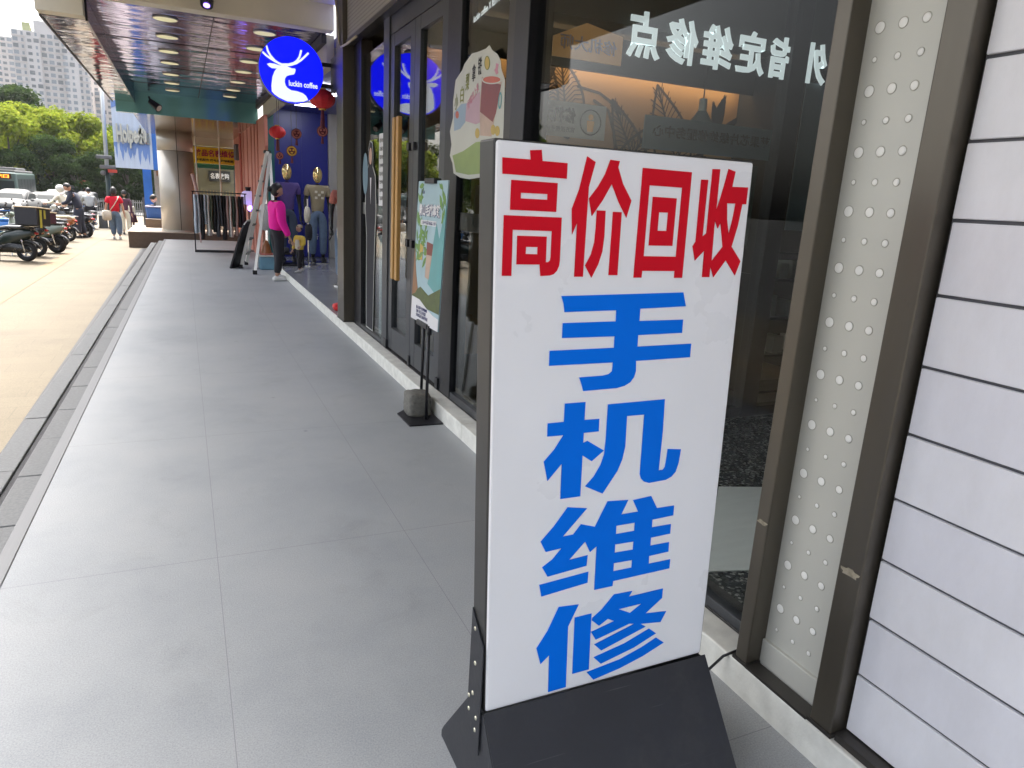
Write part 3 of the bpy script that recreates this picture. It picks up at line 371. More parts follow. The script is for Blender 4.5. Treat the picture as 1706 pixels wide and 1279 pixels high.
GLY = {"red":[[[0.0766,1.3139],[0.1022,1.3166],[0.1049,1.2953],[0.1629,1.2949],[0.1626,1.2642],[0.017,1.2654],[0.0163,1.2963],[0.0783,1.2963]],[[0.0366,1.2548],[0.1418,1.2543],[0.1409,1.1965],[0.0355,1.1967]],[[0.0584,1.2309],[0.1192,1.2313],[0.1192,1.2199],[0.0582,1.2199]],[[0.022,1.1855],[0.1546,1.1855],[0.1544,1.0961],[0.153,1.085],[0.1486,1.0751],[0.141,1.0677],[0.1321,1.0649],[0.1097,1.0638],[0.1068,1.0878],[0.053,1.0876],[0.0531,1.1458],[0.121,1.1456],[0.121,1.0927],[0.1266,1.0928],[0.1312,1.0965],[0.1323,1.1033],[0.1327,1.1571],[0.0422,1.1573],[0.0418,1.0639],[0.0205,1.064]],[[0.0737,1.1237],[0.1007,1.1238],[0.1007,1.1089],[0.0731,1.1091]],[[0.2091,1.3115],[0.2297,1.3016],[0.2163,1.2505],[0.2131,1.0625],[0.1916,1.0625],[0.1925,1.177],[0.1813,1.1517],[0.1781,1.2042],[0.1937,1.2447]],[[0.2661,1.3086],[0.2895,1.3075],[0.2863,1.2949],[0.3008,1.2619],[0.3254,1.2275],[0.3152,1.1911],[0.2933,1.2225],[0.2728,1.26],[0.2528,1.2257],[0.2275,1.1915],[0.2186,1.2272],[0.2393,1.2528],[0.255,1.2787]],[[0.2396,1.2036],[0.2611,1.2039],[0.2616,1.1497],[0.2588,1.1171],[0.2501,1.0892],[0.2349,1.0604],[0.2173,1.0865],[0.2309,1.1105],[0.2375,1.1368],[0.2391,1.1666]],[[0.2804,1.2023],[0.3024,1.2024],[0.3015,1.0661],[0.2787,1.0662]],[[0.3498,1.2977],[0.4823,1.2966],[0.4807,1.0604],[0.4577,1.0604],[0.4577,1.0761],[0.3671,1.076],[0.3665,1.0607],[0.3451,1.0608]],[[0.3703,1.2623],[0.4594,1.2619],[0.4579,1.1088],[0.3681,1.1088]],[[0.3816,1.2386],[0.4463,1.2381],[0.4451,1.1331],[0.38,1.1328]],[[0.401,1.2058],[0.4261,1.2062],[0.4256,1.1659],[0.4006,1.1658]],[[0.5106,1.2824],[0.5302,1.2829],[0.5291,1.1559],[0.5396,1.1636],[0.5404,1.3071],[0.5619,1.3081],[0.562,1.2154],[0.5715,1.2469],[0.5796,1.2788],[0.5865,1.3103],[0.6075,1.3056],[0.6023,1.2715],[0.6501,1.2726],[0.6498,1.2342],[0.638,1.2337],[0.6315,1.1848],[0.6188,1.1347],[0.651,1.1008],[0.6384,1.0664],[0.6054,1.1027],[0.573,1.062],[0.5608,1.0878],[0.5608,1.0623],[0.5393,1.0624],[0.5381,1.1245],[0.5132,1.1007],[0.5033,1.1334],[0.5106,1.1443]],[[0.5609,1.1941],[0.5716,1.1759],[0.5783,1.1893],[0.5923,1.1337],[0.5625,1.0999]],[[0.5919,1.2338],[0.6177,1.2343],[0.6134,1.1979],[0.606,1.1629],[0.5967,1.1973]]],"blue":[[[0.1625,1.0207],[0.4882,1.0264],[0.499,0.9936],[0.3697,0.9899],[0.3697,0.9613],[0.4944,0.9617],[0.4949,0.9298],[0.369,0.9284],[0.3694,0.9011],[0.5252,0.9023],[0.5254,0.8688],[0.3685,0.8671],[0.37,0.8428],[0.3664,0.8287],[0.3564,0.8162],[0.3404,0.8084],[0.3188,0.8045],[0.2296,0.8035],[0.2243,0.8194],[0.2174,0.836],[0.2788,0.8367],[0.2946,0.8392],[0.3036,0.8456],[0.3049,0.8561],[0.3047,0.8666],[0.1389,0.8673],[0.1391,0.9008],[0.3051,0.901],[0.305,0.9276],[0.1685,0.9285],[0.1686,0.9614],[0.3053,0.9621],[0.305,0.9875],[0.1718,0.9858],[0.1684,1.0046]],[[0.1835,0.7769],[0.2373,0.7767],[0.2372,0.7334],[0.2773,0.7328],[0.2777,0.7022],[0.237,0.7022],[0.2372,0.6773],[0.2484,0.6816],[0.2953,0.6526],[0.263,0.6291],[0.2371,0.6463],[0.2372,0.5433],[0.1832,0.5437],[0.1825,0.6321],[0.1468,0.594],[0.1353,0.6422],[0.1606,0.6684],[0.1834,0.7017],[0.1416,0.7025],[0.1415,0.7334],[0.1831,0.7337]],[[0.2988,0.7662],[0.4608,0.7671],[0.463,0.6856],[0.4605,0.5822],[0.4732,0.5819],[0.4791,0.5891],[0.4811,0.6086],[0.4829,0.6363],[0.524,0.6312],[0.5207,0.5959],[0.5139,0.5727],[0.5028,0.5608],[0.4851,0.5538],[0.434,0.5519],[0.4186,0.5574],[0.4089,0.5666],[0.4043,0.5789],[0.4039,0.7328],[0.3542,0.7335],[0.3553,0.6564],[0.3493,0.6243],[0.3374,0.5952],[0.299,0.5416],[0.2492,0.5669],[0.271,0.5886],[0.2884,0.6166],[0.297,0.643],[0.2987,0.6824]],[[0.2042,0.5194],[0.2577,0.5089],[0.1943,0.4446],[0.2232,0.4453],[0.2435,0.4692],[0.2835,0.456],[0.3153,0.5189],[0.3757,0.5141],[0.3575,0.4775],[0.4082,0.4778],[0.3903,0.5112],[0.4443,0.5151],[0.4655,0.4789],[0.5187,0.4784],[0.5192,0.4512],[0.4539,0.4489],[0.4545,0.4272],[0.5141,0.427],[0.5145,0.4002],[0.4543,0.3985],[0.4544,0.3757],[0.5135,0.3758],[0.5142,0.3486],[0.4533,0.3468],[0.4542,0.3243],[0.5223,0.3245],[0.5223,0.2983],[0.3476,0.2956],[0.3467,0.2817],[0.293,0.2817],[0.2917,0.4029],[0.2734,0.3898],[0.2579,0.421],[0.2149,0.3788],[0.2675,0.3825],[0.2659,0.3541],[0.1579,0.3451],[0.1424,0.3727],[0.1684,0.3882],[0.1933,0.4146],[0.15,0.4122],[0.1354,0.4411],[0.1693,0.4755]],[[0.3457,0.4491],[0.4007,0.449],[0.401,0.4263],[0.3463,0.4261]],[[0.346,0.3981],[0.4012,0.3968],[0.4009,0.3739],[0.3464,0.375]],[[0.3458,0.3461],[0.4014,0.3449],[0.401,0.323],[0.3464,0.3234]],[[0.1368,0.3267],[0.2725,0.3362],[0.2717,0.3062],[0.1433,0.2944]],[[0.1931,0.2546],[0.2497,0.2495],[0.2226,0.1937],[0.2252,0.0158],[0.174,0.0152],[0.1723,0.124],[0.1485,0.104],[0.1357,0.1519],[0.1644,0.1936]],[[0.2404,0.2141],[0.2891,0.2153],[0.2913,0.0506],[0.2425,0.0505]],[[0.3533,0.256],[0.4089,0.2543],[0.3999,0.2397],[0.5072,0.2414],[0.5072,0.2135],[0.4565,0.1778],[0.5251,0.1695],[0.509,0.1403],[0.4443,0.1496],[0.461,0.1373],[0.3256,0.0984],[0.3033,0.1213],[0.4244,0.1544],[0.4074,0.1585],[0.3066,0.135],[0.2912,0.1611],[0.36,0.1771],[0.3396,0.1886],[0.3136,0.1743],[0.2915,0.1947],[0.2932,0.2022],[0.3187,0.2195]],[[0.3707,0.2097],[0.4433,0.2108],[0.4077,0.1902]],[[0.4734,0.1282],[0.4976,0.1083],[0.4282,0.0814],[0.3269,0.0582],[0.3039,0.0831],[0.3976,0.1018]],[[0.4993,0.0943],[0.5263,0.0727],[0.4607,0.0476],[0.3889,0.0287],[0.3069,0.0153],[0.2857,0.0434],[0.3868,0.056],[0.4523,0.0752]]],"deer":{"body":[[1.0021,2.7638],[1.0827,2.7639],[1.1296,2.7488],[1.1636,2.751],[1.1716,2.7389],[1.1627,2.7083],[1.1521,2.6906],[1.1077,2.6788],[1.0769,2.6654],[1.0594,2.6371],[1.0565,2.604],[1.0645,2.572],[1.0843,2.5479],[1.1247,2.5293],[1.1863,2.5261],[1.2412,2.5121],[1.2754,2.4891],[1.299,2.4446],[1.2465,2.427],[1.1633,2.4136],[1.0743,2.4143],[0.9936,2.4422],[0.9473,2.4702],[0.9212,2.4969],[0.9196,2.5557],[0.9321,2.6418],[0.9536,2.6963],[0.9779,2.7317]],"ear":[[0.8793,2.7615],[0.9094,2.7736],[0.9558,2.7729],[1.0054,2.7622],[1.0016,2.7443],[0.9678,2.7272],[0.9278,2.7256],[0.9017,2.7385]],"strokes":[[[1.0493,2.7728],[1.0026,2.78],[0.9567,2.8065],[0.9181,2.8466],[0.893,2.8881],[0.8801,2.936]],[[0.8433,2.8702],[0.8785,2.8415],[0.9238,2.8153],[0.9696,2.794],[1.0225,2.776]],[[1.0292,2.7736],[1.0966,2.7819],[1.1512,2.8017],[1.1857,2.8288],[1.2138,2.8714],[1.2306,2.9321]],[[1.0694,2.7701],[1.1236,2.782],[1.1784,2.8051],[1.2268,2.8405],[1.2651,2.878],[1.3022,2.9166]]],"text":[[1.092,2.5883],[1.3923,2.597],[1.0932,2.6378]],"c":[1.1259,2.7314],"l":[0.7967,2.7032],"r":[1.4646,2.7576],"t":[1.1064,3.0558],"b":[1.1423,2.396]}}
# ================================================================ SETTING
def struct(o): o['kind'] = 'structure'; return o
def interp(y, xs, zs):
    if y <= xs[0]: return zs[0]
    for x0, x1, z0, z1 in zip(xs, xs[1:], zs, zs[1:]):
        if y <= x1: return z0+(z1-z0)*(y-x0)/(x1-x0)
    return zs[-1]
def zp(y): return interp(y, [-100, 0, 25, 40, 90, 400], [-.13, -.13, -.29, -.55, -1.75, -1.75])   # the street falls away
def zr(y): return zp(y)-.14
def sheet(name, x0, x1, y0, y1, zf, m, dz=0, thick=0):
    q = MB(); ys = sorted({y0, y1, *[y for y in (0, 12.5, 25, 32, 40, 65, 90) if y0 < y < y1]})
    for a, c in zip(ys, ys[1:]): q.face([(x0, a, zf(a)+dz), (x1, a, zf(a)+dz), (x1, c, zf(c)+dz), (x0, c, zf(c)+dz)])
    bmesh.ops.remove_doubles(q.b, verts=q.b.verts[:], dist=1e-5)
    if thick:
        r = bmesh.ops.extrude_face_region(q.b, geom=q.b.faces[:])
        for v in [g for g in r['geom'] if isinstance(g, bmesh.types.BMVert)]: v.co.z -= thick
    return struct(q.build(name, m))
sheet('ground', -700, 700, -300, 1200, zr, M['asphalt'], -.006)
sheet('road', -16, -5.6, -60, 140, zr, M['asphalt'])
sheet('pavement', -5.5, -.95, -20, 62, zp, M['pave'], 0, .4)
sheet('road_kerb', -5.62, -5.504, -20, 62, zp, M['granite'], .012, .4)
tac = mat('tactile_stone', (.155, .108, .056), .8, 0, .15, 20)
sheet('tactile_paving_strip', -2.62, -2.30, 3, 56, zp, tac, .004)
def ex(y): return -.735+.0125*y      # outer edge of the walkway drifts slightly
b = MB()
pts = [(ex(-4), -4), (1.56, -4), (1.56, 17.2), (1.9, 17.2), (1.9, 21.6), (ex(21.6), 21.6)]
b.face([(x, y, 0) for x, y in pts]); struct(b.build('walkway', M['floor']))
def strip(name, o0, o1, z0, z1, m, y0=-4, y1=21.6, bev=0):
    q = MB(); v = []
    poly = [(ex(y0)+o0, y0), (ex(y0)+o1, y0), (ex(y1)+o1, y1), (ex(y1)+o0, y1)]
    q.prism([(x, y) for x, y in poly], (0, 0, z1), X_, Y_, z1-z0)
    if bev: q.bevel(bev)
    return struct(q.build(name, m))
strip('walkway_edge_trim', -.058, 0, -.3, .004, M['steel'], bev=.004)
# stone kerb courses cut into lengths
def course(name, o0, o1, z1, m, L, off):
    q = MB(); y = -3.9+off
    while y < 21.4:
        y2 = min(y+L-.006, 21.5)
        q.prism([(ex(y)+o0, y), (ex(y)+o1, y), (ex(y2)+o1, y2), (ex(y2)+o0, y2)], (0, 0, z1+random.uniform(-.002, .002)), X_, Y_, .22); y += L
    q.bevel(.006); return struct(q.build(name, m))
course('inner_kerb_stones', -.185, -.062, -.035, M['granite'], .62, 0)
strip('gutter', -.245, -.185, -.5, -.10, M['darkgran'])
course('outer_kerb_stones', -.375, -.248, -.085, M['granite'], 1.0, .3)
sheet('gravel_joint', -1.10, -.90, -4, 21.6, zp, M['darkgran'], .004)
b = MB(); b.box(1.56, 6, 8.1, 17, -.3, .11); struct(b.build('shop_floor', M['shopfloor']))
b = MB(); b.box(1.72, 5.2, 1.16, 3.66, -.3, .10); struct(b.build('terrazzo_floor', terrazzo_mat()))
b = MB(); b.prism([(1.83, 1.96), (2.10, 1.89), (2.80, 2.56), (2.50, 2.66)], (0, 0, .105), X_, Y_, .004)
o = b.build('floor_tile', mat('pale_marble', (.84, .85, .82), .18, 0, .06, 6, stretch=(1, 4, 1))); struct(o)
b = MB(); b.box(1.72, 5.2, 3.66, 8.08, -.3, .10); struct(b.build('cafe_floor', mat('cafe_floor', (.10, .10, .10), .3, 0, .1, 3)))
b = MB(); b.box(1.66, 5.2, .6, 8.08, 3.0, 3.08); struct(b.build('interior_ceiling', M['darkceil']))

# white kerb stone in front of the shops
k = empty('white_kerb', (1.56, 4, 0), 'long low white stone kerb along the foot of the shopfronts', 'kerb')
y = -2.0; i = 0
for L in [2.9, 3.1, 3.9, .22, 3.4, 2.4, 3.1]:
    q = MB(); q.box(1.545, 1.66, y, y+L-.005, -.1, .108); q.bevel(.006); q.build('kerb_stone', M['kerbwhite'], k); y += L

# ---------------------------------------------------------------- repair shop front: panels, perforated column
w = empty('panel_wall', (1.6, .2, .1), 'white cladding wall of horizontal panels with thin dark joints', 'wall')
zz = [.13, .310, .482, .655, .827, 1.000, 1.172, 1.344, 1.516, 1.688, 1.862, 2.035, 2.21, 2.38]
b = MB()
for z0, z1 in zip(zz, zz[1:]): jx = random.uniform(-.0012, .0012); b.box(1.60+jx, 1.62, -3.4, 1.083+random.uniform(-.002, .001), z0+.004+random.uniform(-.0008, .0008), z1-.004)
b.bevel(.002, 1); b.build('panel_board', M['panel'], w)
b = MB(); b.box(1.609, 1.68, -3.4, 1.088, .12, 2.45); b.build('backing', M['joint'], w)
b = MB(); b.box(1.56, 1.68, -3.4, 1.083, .109, .13); b.build('base_rail', M['bronzedark'], w)
w = empty('perforated_column', (1.62, 1.29, .1), 'pearl grey pierced metal column panel between two bronze posts', 'column panel')
b = MB(); b.box(1.618, 1.66, 1.168, 1.422, .13, 3.3); b.build('face_sheet', M['perf'], w)
b = MB(); b.box(1.606, 1.66, 1.168, 1.422, .112, .20).bevel(.003); b.build('base_plate', M['perf'], w)
b = MB(); r_ = MB()  # white domes stand for light through the holes, darker rings for their shadow edge
cols = [(1.384, (.0062, .0140)), (1.319, (.0080, .0122)), (1.257, (.0088, .0108))]
for row in range(40):
    z = .252+.0741*row*1.012
    if z > 3.1: break
    for yy, rr in cols:
        rad = rr[row % 2]*(.82 if row < 12 and row % 2 == 0 else 1)
        n = 18
        rg = [[b.b.verts.new((xo, yy-rad*k*math.cos(t), z+rad*k*math.sin(t))) for t in [2*math.pi*i/n for i in range(n)]] for xo, k in ((1.6178, 1), (1.6169, .9), (1.6164, .6))]
        for r0, r1 in zip(rg, rg[1:]):
            for i in range(n): b.b.faces.new((r0[i], r0[(i+1) % n], r1[(i+1) % n], r1[i]))
        b.b.faces.new(rg[-1])
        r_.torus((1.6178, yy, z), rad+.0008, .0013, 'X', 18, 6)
o = b.build('lit_hole_dome', M['dot'], w, True); o['kind'] = 'stuff'
o = r_.build('hole_shadow_ring', M['rim'], w, True); o['kind'] = 'stuff'
def post(name, x0, x1, y0, y1, z0, z1, m, label, rz=0):
    e = empty(name, ((x0+x1)/2, (y0+y1)/2, z0), label, 'post')
    q = MB(); q.box(x0, x1, y0, y1, z0, z1); q.bevel(.004); q.build('post_shaft', m, e)
    q = MB(); q.box(x0-.006, x1+.004, y0-.006, y1+.006, z0, z0+.012); q.build('foot_plate', M['bronzedark'], e)
    return e
p1 = post('metal_post', 1.552, 1.66, 1.422, 1.472, .109, 3.4, M['bronze'], 'bronze square post between the shop window and the pierced column panel')
p2 = post('metal_post', 1.556, 1.66, 1.095, 1.168, .109, 3.4, M['bronze'], 'bronze square post between the pierced column panel and the white cladding')
tape = mat('torn_tape', (.34, .30, .22), .6, 0, .5, 60)
q = MB(); q.prism(blob(0, 0, .028, .011, 14, .25, 5), (1.5545, 1.13, .60), FX, Z_, .001); q.build('tape_scrap', tape, p2)
q = MB(); q.prism(blob(0, 0, .02, .007, 14, .25, 4), (1.5505, 1.446, .60), FX, Z_, .001); q.build('tape_scrap', tape, p1)
b = MB(); b.box(1.545, 1.60, 1.172, 1.418, .109, .118); b.build('sill_plate', M['bronzedark'], w)

# ---------------------------------------------------------------- coffee shopfront
F = empty('coffee_shopfront', (1.69, 5.5, .1), 'dark framed glass coffee shop front with double door under the canopy', 'shopfront')
GX = 1.69
b = MB(); b.box(1.662, 1.80, 1.475, 8.1, .05, .112); b.build('granite_sill', M['sill'], F)
def fpost(y0, y1, m, x0=1.655, x1=1.74, z1=2.96):
    q = MB(); q.box(x0, x1, y0, y1, .112, z1); q.bevel(.004); return q.build('mullion', m, F)
fpost(3.52, 3.70, M['black'], 1.64, 1.78); fpost(3.704, 3.80, M['bronzedark'], 1.648, 1.73)
fpost(4.57, 4.83, M['black'], 1.66, 1.77); fpost(6.32, 6.50, M['frame']); fpost(7.42, 7.74, M['black'], 1.665, 1.78)
for y0, y1, z1 in ((1.475, 3.52, .15), (3.80, 4.57, .16), (6.50, 7.42, .15)): q = MB(); q.box(1.665, 1.71, y0, y1, .112, z1); q.bevel(.003); q.build('bottom_rail', M['frame'], F)
q = MB(); q.box(1.655, 1.74, 1.475, 8.1, 2.965, 3.05); q.bevel(.004); q.build('header_beam', M['black'], F)
def pane(y0, y1, z0, z1, m='glass'):
    q = MB(); q.box(GX-.004, GX+.004, y0, y1, z0, z1); return q.build('window_pane', M[m], F)
pane(1.475, 3.52, .15, 2.965); pane(3.80, 4.57, .16, 2.965, 'glass2'); 
q = MB(); q.box(GX-.004, GX+.004, 6.50, 7.42, .15, 2.80, Matrix.Translation((GX, 6.96, 0)) @ Matrix.Rotation(R(-.8), 4, 'Z') @ Matrix.Translation((-GX, -6.96, 0))); q.build('window_pane', M['glass2'], F)
def leaf(y0, y1, stile=.10):
    q = MB(); z0, z1 = .13, 2.80
    q.box(1.668, 1.722, y0, y0+stile, z0, z1); q.box(1.668, 1.722, y1-stile, y1, z0, z1)
    q.box(1.670, 1.720, y0+stile, y1-stile, z0, z0+.20); q.box(1.670, 1.720, y0+stile, y1-stile, z1-.10, z1); q.bevel(.003)
    d = q.build('door_leaf', M['frame'], F)
    q = MB(); q.box(GX-.004, GX+.004, y0+stile, y1-stile, z0+.20, z1-.10, Matrix.Translation((GX, (y0+y1)/2, 0)) @ Matrix.Rotation(R(-2.3), 4, 'Z') @ Matrix.Translation((-GX, -(y0+y1)/2, 0))); q.build('door_glass', M['glass2'], d); return d
dn = leaf(4.835, 5.60, .13); df = leaf(5.605, 6.315, .12)
for d, yy in ((df, 5.86), (df, 5.98)):
    q = MB(); q.box(1.605, 1.64, yy-.032, yy+.032, .80, 2.12); q.bevel(.006)
    h = q.build('handle', M['wood'], d)
for d, yy in ((dn, 5.54), (df, 5.67)):
    for z in (1.88, 1.13): q = MB(); q.box(1.64, 1.668, yy-.03, yy+.03, z-.03, z+.03); q.bevel(.004); q.build('lock_plate', M['black'], d)
for bx in ((1.656, 1.666, 5.58, 5.62, .115, .20), (1.645, 1.70, 6.30, 6.40, .113, .20), (1.645, 1.70, 4.80, 4.86, .113, .20)): q = MB(); q.box(*bx); q.bevel(.004); q.build('floor_hinge', M['black'], F)
q = MB(); q.box(1.668, 1.722, 4.835, 6.315, 2.805, 2.962); q.build('door_header', M['frame'], F)
# frosted manifestation band across the panes
for y0, y1 in ((3.80, 4.57), (4.965, 5.47), (5.725, 6.195), (6.50, 7.42)):
    q = MB(); q.box(GX-.0062, GX-.0048, y0, y1, 1.30, 1.415); bd = q.build('frosted_band', M['frost'], F)
    text('band_mark', 'A…coffee', .26, .05, (GX-.0072, (y0+y1)/2, 1.36), FX, Z_, M['frostdark'], F, ext=.0003)
# post at the far end and transom with small perforations
C_ = post('corner_post', 1.553, 1.695, 7.76, 8.10, .109, 3.44, M['bronze'], 'tall dark bronze square corner post carrying the round blue sign')
q = MB(); q.box(1.60, 1.655, 1.5, 7.757, 2.99, 3.44); q.build('transom_panel', dots_mat('perforated_transom', (.33, .32, .29), (.07, .07, .07), .035, .008), F)
q = MB(); q.box(1.585, 1.66, 1.5, 7.757, 2.945, 2.988); q.build('transom_rail', M['bronzedark'], F)
# ---------------------------------------------------------------- inside: glass partition with reflected lettering modelled on it, mural, lamp
Pn = empty('glass_partition', (3.4, 3.7, .1), 'dark framed inner glass screen behind the shop window with reflected lettering built as solid reversed letters', 'partition')
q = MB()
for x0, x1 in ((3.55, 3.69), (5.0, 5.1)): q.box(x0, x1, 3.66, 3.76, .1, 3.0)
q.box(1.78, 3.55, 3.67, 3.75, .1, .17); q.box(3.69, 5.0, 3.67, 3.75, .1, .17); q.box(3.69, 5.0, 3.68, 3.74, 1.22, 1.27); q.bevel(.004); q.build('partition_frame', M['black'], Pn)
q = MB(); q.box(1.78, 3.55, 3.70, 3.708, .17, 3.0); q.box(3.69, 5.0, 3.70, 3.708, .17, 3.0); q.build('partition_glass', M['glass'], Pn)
YL = 3.69  # reflected signs behind the viewer, built here as solid reversed letters and boards
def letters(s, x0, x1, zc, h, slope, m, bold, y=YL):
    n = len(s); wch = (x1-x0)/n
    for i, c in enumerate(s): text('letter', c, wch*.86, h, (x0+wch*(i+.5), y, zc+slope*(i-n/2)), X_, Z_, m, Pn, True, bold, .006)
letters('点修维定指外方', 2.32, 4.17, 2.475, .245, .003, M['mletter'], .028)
q = MB(); q.prism([(0, 0), (.44, 0), (.44, .15), (.20, .19), (0, .10)], (1.87, YL, 2.285), X_, Z_, .01); q.build('orange_board', M['orange'], Pn)
text('letter', '修机大师', .36, .075, (2.09, YL-.004, 2.365), X_, Z_, M['purple'], Pn, True, .01, .002)
q = MB(); q.prism([(0, 0), (.52, 0), (.52, .185), (0, .185)], (1.72, YL, 1.875), X_, Z_, .008); q.build('paper_sign', M['paper'], Pn)
text('letter', '修机大师', .28, .085, (1.90, YL-.002, 1.99), X_, Z_, M['dblack'], Pn, True, .03, .001)
text('letter', '官方授权手机维修点', .28, .028, (1.90, YL-.002, 1.915), X_, Z_, M['dblack'], Pn, True, .01, .001)
shape2d('ring_mark', [blob(0, 0, .07, .07, 28), blob(0, 0, .064, .064, 28)], (2.14, YL-.002, 1.965), X_, Z_, M['dblack'], Pn)
shape2d('ring_mark', [blob(0, .028, .016, .016), [(-.018, -.05), (.018, -.05), (.024, .008), (-.024, .008)]], (2.14, YL-.002, 1.965), X_, Z_, M['orange'], Pn)
q = MB(); q.prism([(0, 0), (1.0, 0), (1.0, .19), (0, .19)], (2.53, YL+.03, 1.86), X_, Z_, .008); q.build('pale_sign', M['softblue'], Pn)
text('letter', '苹果芯片级维修服务中心', .92, .068, (3.03, YL, 1.965), X_, Z_, M['dblack'], Pn, True, .02, .001)
q = MB(); q.prism([(0, 0), (.17, 0), (.17, .95), (0, .95)], (3.76, YL+.02, 1.42), X_, Z_, .01); q.build('pale_sign', M['softblue'], Pn)
q = MB(); q.prism([(0, 0), (.16, 0), (.16, .52), (0, .52)], (3.12, YL+.03, 1.30), X_, Z_, .01); q.build('poster_sheet', mat('violet_sheet', (.06, .05, .12), .5, 0, .2), Pn)
q = MB(); q.prism([(0, 0), (.14, 0), (.14, .52), (0, .52)], (3.31, YL+.03, 1.30), X_, Z_, .01); q.build('poster_sheet', mat('grey_green_sheet', (.12, .15, .12), .5, 0, .2), Pn)
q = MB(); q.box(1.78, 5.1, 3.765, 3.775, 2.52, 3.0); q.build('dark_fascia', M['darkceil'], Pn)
# mural wall behind
Mu = empty('leaf_mural', (3.9, 6, .1), 'tan wall mural of large black line drawn leaves lit along its top', 'mural')
q = MB(); q.box(1.85, 5.19, 6.0, 6.06, .1, 2.70); q.build('mural_board', M['mural'], Mu)
q = MB(); q.box(1.85, 5.19, 5.80, 5.84, 2.655, 2.95); q.build('cove', M['dark'], Mu)
q = MB(); q.box(1.9, 5.15, 5.86, 5.90, 2.72, 2.74); q.build('light_strip', M['warm'], Mu)
lines = []
def leafdraw(x, z, L, wd, ang, n=9):
    ca, sa = math.cos(ang), math.sin(ang); T = lambda a, c: (x+a*ca-c*sa, z+a*sa+c*ca)
    up = [T(L*t, wd*math.sin(math.pi*t**.8)*(1+.06*math.sin(9*t))) for t in [i/14 for i in range(15)]]; lo = [T(L*t, -wd*math.sin(math.pi*t**.8)) for t in [i/14 for i in range(15)]]
    lines.append((up, .014)); lines.append((lo, .014)); lines.append(([T(L*t, 0) for t in (0, .3, .6, 1)], .011))
    for i in range(1, n):
        t = i/n; hw = wd*math.sin(math.pi*t**.8)
        for sgn in (1, -1):
            for k2 in (0, .5):
                lines.append(([T(L*(t+k2/n)*.92, 0), T(L*(t+k2/n)*.92+.08, sgn*hw*.55), T(min(L, L*(t+k2/n)+.07*L), sgn*hw*.93)], .005))
for a in [(2.9, 2.1, .62, .17, 1.35), (3.25, 2.1, .7, .2, 1.75), (3.05, 1.75, .6, .16, 2.4), (3.72, 1.55, .85, .17, 1.05), (4.15, 1.7, .9, .15, 2.1), (4.6, 1.75, 1.0, .22, 2.0), (4.35, 1.5, .75, .18, .9), (4.9, 2.25, .40, .06, 1.3), (5.0, 2.2, .38, .05, 1.9), (4.95, 2.2, .34, .05, .8), (3.4, 1.1, .8, .2, 1.6), (4.6, 1.0, .8, .2, 1.3), (2.3, 1.9, .7, .2, 1.2), (2.2, 1.2, .7, .2, 1.9)]: leafdraw(*a)
lines += [([(3.5, 2.45), (3.66, 2.38), (3.74, 2.2), (3.80, 1.9), (3.78, 1.55)], .016), ([(3.32, 2.55), (3.55, 2.52), (3.72, 2.44), (3.80, 2.36)], .014), ([(4.4, 2.3), (4.55, 2.0), (4.58, 1.6)], .014)]
q = MB()
for ptl, wd in lines: q.prism(ribbon(ptl, wd*1.7, 3), (0, 5.996, 0), X_, Z_, .002)
q.build('leaf_lines', M['muralline'], Mu)
Lm = empty('pendant_lamp', (3.72, 4.7, 3.0), 'small grey bell pendant lamp hanging before the leaf mural', 'lamp')
q = MB(); q.tube([(3.72, 4.7, 3.0), (3.72, 4.7, 2.36)], .005, 8); q.build('cord', M['black'], Lm)
q = MB(); q.tube([(3.72, 4.7, 2.36), (3.72, 4.7, 2.27)], [.03, .032], 18); q.build('socket', M['alu'], Lm)
q = MB(); q.tube([(3.72, 4.7, 2.27), (3.72, 4.7, 2.23), (3.72, 4.7, 2.12), (3.72, 4.7, 2.08)], [.035, .06, .135, .14], 24, False); q.build('shade', mat('lamp_shade_grey', (.30, .34, .34), .35, .3, .05), Lm, True)
# walls of the two rooms
W_ = empty('rear_wall', (5.2, 4, .1), 'dark back wall of the coffee shop interior', 'wall')
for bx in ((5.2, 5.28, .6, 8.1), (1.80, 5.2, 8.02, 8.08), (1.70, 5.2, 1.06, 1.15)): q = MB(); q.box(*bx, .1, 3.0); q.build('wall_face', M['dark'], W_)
# cafe furniture seen dimly
def cafe_table(x, y, label):
    t = empty('cafe_table', (x, y, .1), label, 'table', 'round cafe tables in the dark interior')
    q = MB(); q.tube([(x, y, .80), (x, y, .83)], .28, 24); q.build('table_top', M['greywall'], t)
    q = MB(); q.tube([(x, y, .115), (x, y, .80)], .025, 10); q.build('table_leg', M['black'], t)
    q = MB(); q.tube([(x, y, .10), (x, y, .115)], .18, 20); q.build('table_foot', M['black'], t)
cafe_table(2.9, 5.1, 'small round pale cafe table nearer the inner glass screen'); cafe_table(4.2, 5.3, 'small round pale cafe table below the right part of the mural')
def stool(x, y, label):
    t = empty('cafe_stool', (x, y, .1), label, 'stool')
    q = MB(); q.tube([(x, y, .55), (x, y, .59)], .16, 20); q.build('seat', M['greywall'], t)
    for a in range(4):
        c, s = math.cos(a*1.571+.78), math.sin(a*1.571+.78)
        q = MB(); q.tube([(x+.1*c, y+.1*s, .55), (x+.17*c, y+.17*s, .10)], .012, 8); q.build('leg', M['cream'], t)
stool(3.5, 4.4, 'small cream stool just behind the dark post of the inner screen')
sh = empty('display_shelf', (4.4, 4.2, .1), 'dark display shelf with white packs behind the inner glass screen', 'shelf')
q = MB()
for z in (.12, .42, .72, 1.02): q.box(4.05, 4.85, 4.1, 4.4, z, z+.02)
